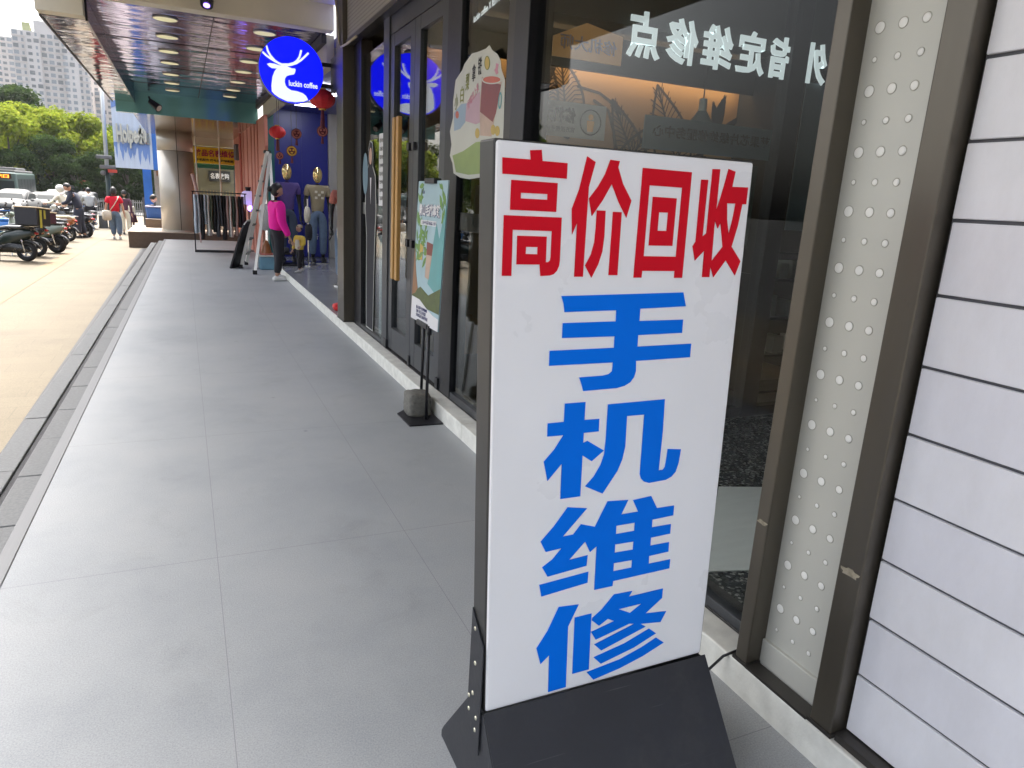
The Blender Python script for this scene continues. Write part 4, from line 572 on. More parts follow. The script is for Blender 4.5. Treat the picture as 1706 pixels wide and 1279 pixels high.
q.box(4.03, 4.05, 4.1, 4.4, .1, 1.06); q.box(4.85, 4.87, 4.1, 4.4, .1, 1.06); q.build('shelf_frame', M['black'], sh)
q = MB()
for z in (.44, .74, 1.04):
    x = 4.08
    while x < 4.75:
        wv = random.uniform(.08, .16); q = MB(); q.box(x, x+wv, 4.14, 4.3, z+.001, z+random.uniform(.08, .18)); q.bevel(.004); x += wv+random.uniform(.03, .12)
        tag(q.build('pack', M['greywall']), 'small pale pack standing on the dark display shelf', 'pack', 'pale packs on the display shelf')

# ---------------------------------------------------------------- canopy
K = empty('canopy', (.3, 8.5, 3.2), 'wide mirrored canopy roof over the shop walkway with a row of downlights', 'canopy')
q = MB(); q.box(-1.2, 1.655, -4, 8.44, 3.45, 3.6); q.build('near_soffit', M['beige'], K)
q = MB(); q.box(-1.16, -.772, 8.45, 8.65, 3.0, 3.6); q.box(-.77, 1.60, 8.45, 8.65, 3.2, 3.6); q.build('cross_beam', M['beige'], K)
q = MB(); q.box(-.75, 1.56, 8.652, 16.60, 3.2, 3.3); q.build('mirror_soffit', M['ceil'], K)
q = MB(); q.box(-1.15, -.776, 8.652, 16.60, 2.995, 3.6); q.build('outer_band', M['ceil2'], K)
q = MB(); q.box(-.774, -.752, 8.652, 16.60, 2.99, 3.3); q.build('inner_fascia', M['navy'], K)
q = MB(); q.box(-1.165, -1.152, 8.652, 16.8, 2.98, 3.62); q.build('outer_fascia', M['film'], K)
q = MB(); q.box(-1.10, 1.54, 16.605, 16.80, 2.80, 3.35); q.build('teal_beam', M['teal'], K)
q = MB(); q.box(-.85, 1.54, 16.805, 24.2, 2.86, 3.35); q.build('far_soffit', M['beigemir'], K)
q = MB(); q.box(-1.2, 1.56, 8.66, 24.2, 3.62, 3.7); q.build('roof', M['beige'], K)
for x in (-.065, .945):
    for y in (9.08, 10.13, 11.2, 12.22, 13.45, 14.6, 15.7):
        q = MB(); q.tube([(x, y, 3.185), (x, y, 3.201)], .115, 24); dl = q.build('downlight', M['lamp'], K)
        q = MB(); q.torus((x, y, 3.192), .120, .008, 'Z', 24, 6); q.build('trim_ring', M['pillar'], dl, True)
# panel joints of the mirror soffit
q = MB()
for y in (10.6, 12.8, 15.0): q.box(-.745, 1.55, y-.004, y+.004, 3.194, 3.199)
for x in (.40,): q.box(x-.004, x+.004, 8.66, 16.59, 3.1935, 3.1985)
q.build('soffit_joint', M['seam'], K)
# header over the clothes shop
q = MB(); q.box(1.555, 1.64, 8.66, 15.7, 2.86, 3.19); q.build('shop_header', M['cream_beam'], K)
q = MB(); q.box(1.50, 1.555, 8.66, 16.59, 3.10, 3.19); q.build('header_trim', M['seam'], K)

# stage light, security spot, cable
s = empty('stage_light', (.33, 8.3, 3.45), 'small black stage light with violet lens under the near beam', 'lamp')
q = MB(); q.box(.28, .40, 8.32, 8.44, 3.36, 3.449); q.bevel(.01); q.build('yoke', M['black'], s)
q = MB(); q.tube([(.335, 8.38, 3.36), (.325, 8.30, 3.27), (.32, 8.27, 3.22)], [.045, .065, .06], 16); q.build('housing', M['black'], s)
q = MB(); q.tube([(.32, 8.27, 3.222), (.319, 8.266, 3.213)], .03, 16); q.build('lens', M['purpleled'], s)
s = empty('floodlight', (-.4, 16.5, 3.05), 'small dark floodlight clamped on the teal beam', 'lamp')
q = MB(); q.tube([(-.50, 16.6, 3.12), (-.46, 16.45, 3.0)], .02, 8); q.build('bracket', M['black'], s)
q = MB(); q.tube([(-.48, 16.42, 3.03), (-.33, 16.30, 2.90)], [.05, .075], 14); q.build('housing', M['black'], s)
q = MB(); q.tube([(-.329, 16.299, 2.899), (-.325, 16.296, 2.896)], .06, 14); q.build('lens', M['lens'], s)
c = MB(); c.tube([(1.53, 8.0, 3.42), (1.535, 7.96, 3.3), (1.54, 7.9, 3.0), (1.545, 7.8, 2.93), (1.56, 7.6, 2.925), (1.57, 7.2, 2.93)], .012, 8)
tag(c.build('cable', mat('cream_cable', (.46, .42, .34), .5, 0, .05), None, True), 'cream cable bent around the top of the bronze corner post', 'cable')
# ================================================================ LIGHT BOX SIGN (foreground)
S = empty('standing_sign', (.93, 1.37, 0), 'tall white lightbox sign with red and blue characters on a black base', 'sign')
LE = .03                                   # the box leans slightly to the road side
BL = Vector((.600, 1.320, .289)); SU = Vector((1, .004, .006)).normalized(); SV = Vector((-LE, .007, 1)).normalized(); SN = SU.cross(SV)
WW, HH, DD = .6655, 1.3325, .082
def P3(u, v, d=0): return BL+SU*u+SV*v-SN*d
def obox(q, u0, u1, v0, v1, d0, d1):
    m4 = Matrix(((SU.x, SV.x, -SN.x, BL.x), (SU.y, SV.y, -SN.y, BL.y), (SU.z, SV.z, -SN.z, BL.z), (0, 0, 0, 1)))
    q.box(u0, u1, v0, v1, d0, d1, m4)
q = MB(); obox(q, 0, WW, 0, HH, .004, DD); q.bevel(.005, 2); q.build('sign_case', mat('sign_case_grey', (.04, .04, .04), .4, .3, .12, 12), S)
q = MB(); obox(q, .003, WW-.003, .003, HH-.003, 0, .02); q.bevel(.007, 3); face = q.build('sign_face', M['white'], S)
shape2d('red_character', GLY['red'], P3(0, 0, -.0012), SU, SV, M['red'], S, .0008)
shape2d('blue_character', GLY['blue'], P3(0, 0, -.0012), SU, SV, M['blue'], S, .0008)
# base: two sloping sheets on folded side plates
x0, x1 = .598, 1.268
prof = [(1.312, .287), (1.105, .012), (1.105, 0), (1.60, 0), (1.60, .02), (1.585, .045), (1.405, .283)]
def side(x, name):
    q = MB(); q.prism([(y, z) for y, z in prof], (x, 0, 0), Y_, Z_, .004); q.bevel(.0015, 1); return q.build(name, M['boxblack'], S)
side(x0, 'base_side'); side(x1, 'base_side')
q = MB(); q.prism([(x0-.002, 0), (x1+.002, 0), (x1+.002, .357), (x0-.002, .357)], (0, 1.0985, .012), X_, Vector((0, .2065, .275)).normalized(), .003); q.bevel(.001, 1); q.build('base_front', M['boxblack'], S)
q = MB(); q.prism([(-x1, 0), (-x0, 0), (-x0, .31), (-x1, .31)], (0, 1.59, .04), Vector((-1, 0, 0)), Vector((0, -.18, .24)).normalized(), .003); q.build('base_back', M['boxblack'], S)
# strap plates and screws on the sides
st = MB(); st.prism([(1.322, .17), (1.322, .475), (1.398, .54), (1.402, .285), (1.402, .26)], (x0-.0065, 0, 0), Y_, Z_, .003); st.build('side_strap', M['boxblack'], S)
for yy, z in ((1.375, .495), (1.365, .405), (1.372, .315), (1.395, .292), (1.392, .255), (1.345, .262), (1.348, .225)):
    q = MB(); q.tube([(x0-.0115-(.012 if z > .3 else 0)*0, yy, z), (x0-.0092, yy, z)], [.0045, .006], 12); q.build('screw', M['screw'], S)
q = MB(); q.tube([(1.18, 1.41, .33), (1.24, 1.5, .30), (1.32, 1.52, .14), (1.40, 1.51, .03), (1.46, 1.52, .02), (1.53, 1.50, .10), (1.60, 1.48, .13)], .0045, 8)
tag(q.build('power_cable', M['black'], None, True), 'thin black power cable looping from the lightbox sign to the bronze post', 'cable')

# ================================================================ ROUND PROJECTING SIGN
D = GLY['deer']
RS = empty('round_sign', (1.13, 8.4, 2.73), 'round lit blue sign with a white deer beside the corner post', 'sign')
cx, cz, rx, rz = 1.130, 2.7285, .334, .334
def circ(r, n=64): return [(cx+r*math.cos(2*math.pi*i/n), cz+r*math.sin(2*math.pi*i/n)) for i in range(n)]
q = MB(); q.tube([(cx, 8.345, cz), (cx, 8.455, cz)], rx, 64); q.bevel(.004, 2); q.build('sign_drum', M['steel'], RS)
def face_side(y, mir):
    u = X_ if not mir else Vector((-1, 0, 0)); f = (lambda p: (p[0]-cx, p[1]-cz)); y2 = lambda d: y-d if not mir else y+d
    shape2d('sign_disc', [[(.329*math.cos(2*math.pi*i/72), .329*math.sin(2*math.pi*i/72)) for i in range(72)]], (cx, y2(.001), cz), u, Z_, M['signblue'], RS, .0008)
    def clip(p):
        r = math.hypot(*p); return p if r < .325 else (p[0]*.325/r, p[1]*.325/r)
    pl = [[clip(f(p)) for p in D['body']]]
    shape2d('deer_mark', pl, (cx, y2(.0030), cz), u, Z_, M['signwhite'], RS, .0008)
    shape2d('deer_mark', [[f(p) for p in D['ear']]], (cx, y2(.0032), cz), u, Z_, M['signwhite'], RS, .0008)
    for i, s_ in enumerate(D['strokes']):
        shape2d('deer_mark', [[clip(p) for p in ribbon([f(p) for p in s_], .021)]], (cx, y2(.0034+.0002*i), cz), u, Z_, M['signwhite'], RS, .0008)
    text('sign_lettering', 'luckin coffee', .30, .058, (cx+(.118 if not mir else -.118), y2(.0030), cz-.128), u, Z_, M['signwhite'], RS, False, .022, .0008)
face_side(8.345, False); face_side(8.455, True)
for bx in ((1.455, 1.555, 8.385, 8.415, 2.815, 2.855), (1.44, 1.555, 8.385, 8.415, 2.60, 2.64)): q = MB(); q.box(*bx); q.bevel(.003); q.build('arm', M['black'], RS)
q = MB(); q.box(1.555, 1.60, 8.103, 8.43, 2.56, 2.90); q.build('mount_plate', M['black'], RS)

# ================================================================ POSTER STAND
PS = empty('poster_stand', (1.45, 4.6, 0), 'poster board on two thin black poles beside the coffee shop door', 'poster stand')
A_, B_, C4, D4 = Vector((1.472, 4.915, .647)), Vector((1.468, 4.295, .652)), Vector((1.470, 4.185, 1.608)), Vector((1.474, 4.80, 1.604))
PU = (B_-A_).normalized(); PV = (D4-A_).normalized(); PWd = (B_-A_).length; PHt = (D4-A_).length
def pp(u, v): return (u*PWd, v*PHt)
def ppoly(name, pts, m, d, par=None): 
    # skewed board: map unit square coordinates on the board
    q = MB(); nn = Vector((-1, 0, 0)); P = [A_+(B_-A_)*a+(D4-A_)*c for a, c in pts]
    aa = [q.b.verts.new(p+nn*d) for p in P]; bb = [q.b.verts.new(p+nn*(d-.0012)) for p in P]; n = len(P)
    q.b.faces.new(aa); q.b.faces.new(bb[::-1])
    for k in range(n): q.b.faces.new((aa[(k+1) % n], aa[k], bb[k], bb[(k+1) % n]))
    return q.build(name, m, par or PS)
def board(q, d0, d1):
    nn = Vector((-1, 0, 0)); c = [A_, B_, C4, D4]; aa = [q.b.verts.new(p+nn*d0) for p in c]; bb = [q.b.verts.new(p+nn*d1) for p in c]
    q.b.faces.new(aa); q.b.faces.new(bb[::-1])
    for k in range(4): q.b.faces.new((aa[(k+1) % 4], aa[k], bb[k], bb[(k+1) % 4]))
q = MB(); board(q, .0, -.008); bd = q.build('poster_board', M['postsky'], PS)
random.seed(3)
ppoly('poster_picture', [(.55, .30), (1, .22), (1, .86), (.84, .62), (.72, .72), (.62, .5)], M['postteal'], .0014)
ppoly('poster_picture', [(0, .19), (.3, .26), (.6, .22), (1, .30), (1, .12), (0, .12)], M['postdark'], .0016)
ppoly('poster_picture', [(0, .0), (1, .0), (1, .085), (.8, .095), (.55, .125), (.3, .165), (0, .17)], M['postwhite'], .0022)
for cx0, cy0, a, c, n in ((.10, .93, .10, .05, 9), (.88, .92, .13, .07, 12), (.12, .6, .22, .12, 16), (.05, .78, .06, .06, 5), (.3, .66, .16, .06, 9), (.25, .5, .2, .06, 8), (.95, .8, .05, .07, 4)):
    for i in range(n):
        x, y = cx0+random.uniform(-a, a), cy0+random.uniform(-c, c); an = random.uniform(0, 6.28); L = random.uniform(.05, .10)
        pts = [(x+L*t*math.cos(an)-w2*math.sin(an)*L, y+.64*(L*t*math.sin(an)+w2*math.cos(an)*L)) for t, w2 in ((-1, 0), (-.3, .32), (.3, .3), (1, 0), (.3, -.3), (-.3, -.32))]
        if all(.01 < p[0] < .99 and .01 < p[1] < .99 for p in pts): ppoly('poster_picture', pts, M['postleaf'], .0018+.00004*i)
ppoly('poster_picture', [(.0, .18), (.12, .2), (.2, .24), (.1, .36), (.02, .52), (0, .5)], M['trunkbrown'], .0020)
ppoly('poster_picture', [(.44, .34), (.58, .33), (.66, .55), (.45, .57)], M['tealight'], .0021); ppoly('poster_picture', [(.46, .50), (.64, .50), (.66, .58), (.44, .59)], M['teared'], .0023)
ppoly('poster_picture', [(.18, .46), (.30, .45), (.32, .55), (.20, .57)], M['pear'], .0022)
def ptext(s, u, v, w, h, m, bold=.02, d=.0026):
    c = A_+(B_-A_)*u+(D4-A_)*v; text('poster_lettering', s, w*PWd, h*PHt, c+Vector((-d, 0, 0)), PU, (Z_+Vector((0, -.11, 0))), m, PS, False, bold, .0004)
ptext('青山毛桃拿铁', .47, .80, .74, .085, M['ink'], .05, .0026); ptext('青山毛桃拿铁', .46, .805, .74, .085, M['postwhite'], .03, .0036)
ppoly('poster_picture', [(.17, .70), (.72, .70), (.72, .735), (.17, .735)], M['postwhite'], .0027); ptext('三分中式茶 新品上市', .45, .718, .5, .024, M['ink'], .01, .0034)
ptext('lu', .2, .93, .12, .03, M['ink'], .01, .003)
ptext('新人首杯 免费喝咖啡\n扫码下载 立享优惠\n全场饮品任选两件特惠', .42, .075, .44, .085, M['ink'], .01, .0034)
for (u, y0, y1) in (((1.445, 4.455), .98, .0), ((1.535, 4.86), .98, .0)): pass
q = MB(); q.tube([(1.452, 4.44, .012), (1.4665, 4.475, .66)], .011, 12); q.build('pole', M['black'], PS, True)
q = MB(); q.tube([(1.525, 4.80, .012), (1.5, 4.69, .66)], .011, 12); q.build('pole', M['black'], PS, True)
for a_, z in (((1.470, 4.475), .60), ((1.508, 4.73), .64)):
    q = MB(); q.tube([(a_[0], a_[1], z), (a_[0]+.001, a_[1]+.003, z+.05)], .017, 12); q.build('clamp', M['black'], PS, True)
for bx in ((1.455, 1.50, 4.50, 4.73, .63, .665), (1.45, 1.50, 4.40, 4.60, 1.588, 1.622)): q = MB(); q.box(*bx); q.bevel(.003); q.build('clip', M['black'], PS)
q = MB(); q.prism([(1.30, 4.63), (1.305, 4.34), (1.54, 4.33), (1.54, 4.90), (1.33, 4.66)], (0, 0, .010), X_, Y_, .009); q.build('base_plate', M['black'], PS)
q = MB(world=True); q.box(1.355, 1.515, 4.50, 4.70, .0105, .17); bmesh.ops.subdivide_edges(q.b, edges=q.b.edges[:], cuts=5, use_grid_fill=True)
random.seed(11)
for v in q.b.verts:
    c0 = Vector((1.435, 4.6, .085)); d = v.co-c0; e = abs(d.x/.08)**4+abs(d.y/.1)**4+abs(max(d.z, 0)/.085)**4
    if e > 1: d *= e**-.14
    v.co = c0+d+Vector((random.uniform(-.003, .003), random.uniform(-.003, .003), random.uniform(-.003, .003) if d.z > -.07 else 0))
tag(q.build('stone_block', M['rock'], None, True), 'rough grey stone block weighing down the poster stand base', 'stone')

# ================================================================ GLASS STICKERS
ST = empty('window_sticker', (GX-.01, 4.3, 2.0), 'cloud shaped drink sticker with a red tea cup on the shop window', 'sticker')
def sg(px_, py_):  # sticker crop pixels (640 x 1279 over 120 x 240 photo px) -> y, z on the pane
    a, c = px_/640, py_/1279; L = lambda p, q, t: (p[0]+(q[0]-p[0])*t, p[1]+(q[1]-p[1])*t)
    return L(L((4.864, 2.511), (3.685, 2.32), a**.92), L((4.775, 1.581), (3.584, 1.586), a**.92), c)
def spoly(name, pts, m, d):
    q = MB(); P = [(1.650-d, *sg(*p)) for p in pts]; aa = [q.b.verts.new(p) for p in P]; bb = [q.b.verts.new((p[0]+.0006, p[1], p[2])) for p in P]; n = len(P)
    q.b.faces.new(aa); q.b.faces.new(bb[::-1])
    for k in range(n): q.b.faces.new((aa[(k+1) % n], aa[k], bb[k], bb[(k+1) % n]))
    return q.build(name, m, ST)
spoly('sticker_sheet', [(420, 25), (445, 70), (490, 105), (515, 160), (520, 230), (550, 330), (545, 520), (540, 700), (530, 1000), (480, 1190), (400, 1180), (330, 1200), (240, 1215), (150, 1200), (85, 1160), (75, 1070), (50, 1000), (65, 900), (50, 780), (80, 660), (80, 520), (105, 330), (170, 240), (190, 190), (260, 100), (330, 80), (390, 55)], M['stickerbase'], .0005)
spoly('sticker_picture', [(90, 620), (160, 540), (230, 530), (200, 700), (150, 760), (90, 780)], M['stickblue'], .0014)
spoly('sticker_picture', [(210, 540), (335, 430), (345, 700), (300, 720), (200, 690)], M['stickpink'], .0015)
spoly('sticker_picture', [(75, 1000), (180, 960), (300, 880), (420, 860), (520, 900), (510, 1080), (450, 1165), (330, 1165), (230, 1175), (110, 1150), (90, 1060)], M['stickgreen'], .0016)
spoly('sticker_picture', [(355, 300), (525, 345), (470, 640), (440, 830), (340, 820), (335, 560)], M['tealight'], .0020)
spoly('sticker_picture', [(358, 330), (520, 370), (478, 620), (450, 700), (340, 610)], M['teared'], .0026)
spoly('sticker_picture', [tuple(p) for p in blob(442, 328, 86, 38, 28)], M['stickerbase'], .0032); spoly('sticker_picture', [tuple(p) for p in blob(442, 326, 74, 29, 28)], M['teatop'], .0038)
spoly('sticker_picture', [tuple(p) for p in blob(402, 180, 25, 62, 22)], M['olive'], .0020); spoly('sticker_picture', [tuple(p) for p in blob(402, 180, 18, 54, 22)], M['pear'], .0026)
for p in ((315, 800), (455, 770), (490, 780)): spoly('sticker_picture', blob(p[0], p[1], 20, 46, 18), M['pear'], .0030)
spoly('sticker_picture', blob(122, 635, 16, 34, 18), M['teatop'], .0020)
shape2d('sticker_picture', [blob(0, 0, .024, .045, 20), blob(0, 0, .014, .032, 20)], (1.6475, *sg(512, 510)), FX, Z_, M['postteal'], ST, .0003)
spoly('sticker_picture', [(478, 182), (500, 190), (492, 240), (498, 270), (478, 282), (464, 240), (474, 226)], M['pinkink'], .0020)
for c, u, v, m in (('小', 115, 520, 'olive'), ('白', 170, 455, 'olive'), ('梨', 222, 345, 'olive'), ('拿', 282, 265, 'dblack'), ('铁', 338, 205, 'dblack')):
    text('sticker_lettering', c, .062, .098, (1.6474, *sg(u, v)), FX, Z_, M[m], ST, False, .012, .0004)
text('sticker_lettering', '好喝马上来', .20, .055, (1.6474, *sg(275, 470)), Vector((0, -1, .55)), Vector((0, .4, 1)), M['pinkink'], ST, False, .01, .0004)
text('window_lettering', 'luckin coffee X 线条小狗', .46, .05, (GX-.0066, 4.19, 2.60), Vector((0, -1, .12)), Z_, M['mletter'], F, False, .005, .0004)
# standee and menu behind the side light
SD = empty('cutout_decal', (1.68, 7.08, .15), 'life size dark suited figure decal with a pale blue bubble on the glass side light', 'decal')
sil = [(-.16, 0), (.10, 0), (.13, .5), (.16, .85), (.20, 1.1), (.17, 1.38), (.07, 1.46), (.08, 1.56), (.05, 1.66), (-.04, 1.68), (-.10, 1.60), (-.09, 1.48), (-.18, 1.40), (-.22, 1.1), (-.16, .85), (-.17, .4)]
q = MB(); q.prism([(x*1.12, y*1.10) for x, y in sil], (1.6765, 7.04, .155), FX, Z_, .001); q.build('outline_print', M['paper'], SD)
q = MB(); q.prism([(x, y*1.085+.012) for x, y in sil], (1.6750, 7.04, .155), FX, Z_, .001); q.build('suit_print', M['blackcloth'], SD)
q = MB(); q.prism(blob(-.01, 1.70, .055, .078), (1.6735, 7.04, .155), FX, Z_, .001); q.build('face_print', M['skinpale'], SD)
q = MB(); q.prism([(-.025, 1.50), (.025, 1.50), (.0, 1.25)], (1.6735, 7.04, .155), FX, Z_, .001); q.build('shirt_print', M['postwhite'], SD)
q = MB(); q.prism(blob(-.22, 1.54, .11, .20, 22), (1.6720, 7.04, .155), FX, Z_, .001); q.build('bubble_print', mat('bubble_blue', (.14, .24, .31), .5, 0, .1), SD)
MN = empty('menu_sheet', (1.677, 6.62, 1.35), 'white printed notice sheet stuck on the glass side light by the door', 'notice')
q = MB(); q.box(1.6755, 1.6775, 6.515, 6.72, 1.40, 2.04); q.build('sheet', M['postwhite'], MN)
for i in range(8): text('notice_lettering', random.choice(['营业时间', '店铺公告', '门店须知', '食品安全', '开业特惠', '联系电话']), .15, .036, (1.6745, 6.62, 1.98-.073*i), FX, Z_, M['dblack'], MN, False, 0, .0004)
CU = MB(); CU.box(1.72, 1.735, 6.55, 6.86, .155, 1.12); tag(CU.build('door_curtain', M['curtain']), 'pale translucent plastic curtain strip behind the glass side light', 'curtain')
q = empty('menu_board', (1.9, 6.1, 1.4), 'dark framed menu board seen through the far door leaf', 'board')
b = MB(); b.box(1.90, 1.92, 6.02, 6.30, 1.45, 2.25); b.bevel(.004); b.build('board_face', M['dark'], q)
b = MB(); 
for i in range(7): b.box(1.897, 1.899, 6.06, 6.26-.02*(i % 3), 1.55+.09*i, 1.575+.09*i)
b.build('menu_lines', M['paper'], q)
# ================================================================ CLOTHES SHOP AND FAR END
SW = empty('clothes_shop', (2.5, 15.8, .11), 'open clothes shop with glossy dark blue back walls', 'shop')
q = MB(); q.box(1.74, 2.30, 15.80, 15.9, .112, 3.2); q.box(2.306, 2.84, 15.80, 15.9, .112, 3.2); q.box(1.74, 2.84, 15.81, 15.9, .112, 3.2); q.build('blue_wall', M['bluewall'], SW)
q = MB(); q.box(2.842, 3.35, 15.7, 15.9, .112, 3.2); q.box(3.35, 3.5, 8.6, 15.9, .112, 3.2); q.build('grey_wall', M['greywall'], SW)
q = MB(); q.box(1.645, 3.5, 8.12, 15.9, 3.06, 3.16); q.build('shop_ceiling', M['bluewall'], SW)
for i in range(4):
    q = MB(); q.box(2.0+.0*i, 2.5, 11.6+.95*i, 11.72+.95*i, 3.045, 3.058); q.build('light_bar', M['barlight'], SW)
q = MB(); q.box(1.60, 1.739, 15.60, 16.0, .0, 3.1); q.build('teal_column', M['tealwall'], SW)
q = MB(); q.box(1.70, 3.35, 8.105, 8.2, .112, 3.05); q.build('side_wall', M['greywall'], SW)
gl = MB(); gl.box(1.60, 1.612, 8.11, 8.36, .112, 2.2); gl.build('glass_screen', M['glass'], SW)
# salmon wall beyond
PW = empty('salmon_wall', (1.55, 19, 0), 'salmon pink painted wall with slanting curtain like edge', 'wall')
q = MB(); q.prism([(16.02, 0), (24.0, 0), (24.0, 2.86), (15.0, 2.86), (15.0, 2.3), (15.5, 1.6), (16.02, 1.0)], (1.50, 0, 0), Y_, Z_, -.06); q.build('wall_face', M['pinkwall'], PW)
q = MB()
for y in (16.6, 17.3, 18.1, 19.2, 20.4): q.tube([(1.496, y, .05), (1.494, y-.12, 1.4), (1.496, y-.3, 2.84)], .02, 6)
q.build('fold', M['pinkwall'], PW, True)
q = MB(); q.tube([(1.44, 20.6, .02), (1.44, 20.6, 2.84)], .035, 10); tag(q.build('drain_pipe', M['salmon']), 'salmon painted drain pipe running up the pink wall', 'pipe')
q = MB(); q.box(1.36, 1.50, 21.5, 21.9, 2.2, 2.62); q.bevel(.03); tag(q.build('wall_heater_box', M['carwhite']), 'white box unit high on the salmon pink wall', 'box')

# round pillar and plinth
PL = empty('stone_plinth', (0, 23, -.3), 'low brown granite plinth step under the round pillar', 'step')
q = MB(); q.box(-1.40, 1.5, 21.95, 25.0, -.5, .14); q.bevel(.01); q.build('step_block', M['brown'], PL)
q = MB(); q.box(-1.42, 1.5, 21.93, 25.0, .141, .165); q.bevel(.006); q.build('step_top', mat('pale_brown_granite', (.36, .29, .22), .45, 0, .2, 30), PL)
q = MB(); q.box(-1.05, 0, 24.0, 24.9, .166, .42); q.bevel(.01); q.build('upper_step', M['brown'], PL)
PI = empty('round_pillar', (-.12, 22.6, .166), 'thick round metal clad pillar at the end of the walkway', 'pillar')
def ring(z0, z1, m, r=.46, name='cladding'):
    q = MB(); q.tube([(-.12, 22.6, z0), (-.12, 22.6, z1)], r, 48); return q.build(name, m, PI, False)
ring(.166, 2.34, M['pillar']).data.shade_smooth(); ring(2.352, 2.86, M['pillar']).data.shade_smooth(); ring(.17, 2.85, M['seam'], .455, 'seam_core'); ring(.167, .22, M['pillar'], .475, 'base_ring')
q = MB(); q.box(-.085, -.07, 22.135, 22.15, .17, 2.855); q.build('seam_strip', M['seam'], PI)

# watch repair shop with yellow board
WS = empty('repair_kiosk', (.95, 24, .1), 'small open kiosk under a yellow board with dark red characters', 'shop')
q = MB(); q.box(.10, 1.56, 24.05, 24.25, 2.62, 2.86); q.box(-.2, .36, 24.05, 24.25, .1, 2.62); q.box(1.52, 1.60, 24.0, 24.25, .1, 2.62); q.build('kiosk_wall', M['beige'], WS)
q = MB(); q.box(.36, 1.54, 23.93, 24.0, 2.12, 2.585); q.bevel(.006); q.build('sign_board', M['yellow'], WS)
text('sign_lettering', '铭品名表维修', 1.12, .20, (.95, 23.925, 2.42), X_, Z_, M['dred'], WS, False, .03, .004)
text('sign_lettering', '手机配件 换电池 开锁配匙', 1.05, .07, (.95, 23.925, 2.22), X_, Z_, M['dblack'], WS, False, .02, .003)
q = MB(); q.box(.40, 1.5, 24.02, 24.06, 1.98, 2.11); q.build('rolled_shutter', M['green'], WS)
q = MB(); q.box(.36, 1.56, 25.6, 25.7, .1, 2.6); q.box(.36, .40, 24.26, 25.6, .1, 2.6); q.build('kiosk_back', mat('kiosk_olive', (.16, .15, .10), .7, 0, .1), WS)
q = MB(); q.box(.80, 1.45, 25.5, 25.58, 1.62, 1.95); q.build('inner_sign', M['dark'], WS); text('sign_lettering', '名表收购', .56, .18, (1.13, 25.495, 1.79), X_, Z_, M['postwhite'], WS, False, .02, .003)
q = MB(); q.box(.40, 1.5, 24.1, 24.6, .12, .95); q.bevel(.01); q.build('counter', M['beige'], WS)
for x in (.42, 1.06):
    q = MB(); q.tube([(x, 23.6, .17), (x, 23.6, 2.86)], .02, 10); tag(q.build('sign_pole', M['alu']), 'thin pale pole %s the yellow board' % ('at the left edge of' if x < 1 else 'before the middle of'), 'pole')
q = MB(); q.tube([(.26, 20.4, 1.75), (.36, 20.4, 1.22), (.37, 20.4, .02)], [.05, .03, .015], 8); tag(q.build('rolled_umbrella', M['rose'] if 'rose' in M else CL[7]), 'pale pink rolled umbrella standing left of the clothes rack', 'umbrella')

# clothes rack
CR = empty('clothes_rack', (.75, 17.8, 0), 'black rail rack full of dark and pale clothes on the walkway', 'clothes rack')
q = MB(); q.bar((.20, 17.66, .02), (1.30, 17.66, .02), .03); q.bar((.20, 17.95, .02), (1.30, 17.95, .02), .03); q.bar((.205, 17.66, .02), (.205, 17.95, .02), .03); q.bar((1.295, 17.66, .02), (1.295, 17.95, .02), .03)
q.bar((.205, 17.66, 0.02), (.205, 17.66, 1.34), .025); q.bar((1.295, 17.66, .02), (1.295, 17.66, 1.34), .025); q.bar((.18, 17.66, 1.34), (1.33, 17.66, 1.34), .025); q.build('rack_frame', M['black'], CR)
random.seed(5)
order = [2, 0, 4, 2, 6, 3, 4, 5, 5, 4, 7, 6, 8, 7, 4, 9]
for i, ci in enumerate(order):
    x = .245+i*.066; L = random.uniform(.62, .98); d = .19
    q = MB(); secs = []
    for k in range(7):
        t = k/6; z = 1.28-L*t; secs.append((z, .030+.014*t+random.uniform(-.007, .007), d*(.55+.45*min(1, t*4))*(1-.12*t)+random.uniform(-.01, .01)))
    rings = []
    for z, hx, hy in secs:
        rings.append([q.b.verts.new((x+hx*math.cos(a)*(1+.25*math.sin(5*a+i))+.006*math.sin(8*z+i), 17.66+hy*math.sin(a), z)) for a in [2*math.pi*j/16 for j in range(16)]])
    for a, c in zip(rings, rings[1:]):
        for j in range(16): q.b.faces.new((a[j], c[j], c[(j+1) % 16], a[(j+1) % 16]))
    q.b.faces.new(rings[0]); q.b.faces.new(rings[-1])
    g = q.build('garment', CL[ci], None, True)
    tag(g, None, 'garment', 'clothes hanging on the black rail')
    gn = ['pale grey blue', 'charcoal', 'pale blue', 'olive', 'black', 'slate', 'white', 'dusty pink', 'dark forest', 'dark aubergine'][ci]
    side_ = ['leftmost', '2nd from left', '3rd from left', '4th from left', '5th from left', '6th from left', '7th from left', '8th from left', '8th from right', '7th from right', '6th from right', '5th from right', '4th from right', '3rd from right', '2nd from right', 'rightmost'][i]
    g['label'] = f'{gn} garment hanging on the rack, {side_} on the rail'
    q = MB(); q.tube([(x, 17.66, 1.29), (x, 17.66, 1.325), (x, 17.672, 1.365), (x, 17.66, 1.378), (x, 17.645, 1.362)], .004, 6); q.build('hanger', M['wood'], g)
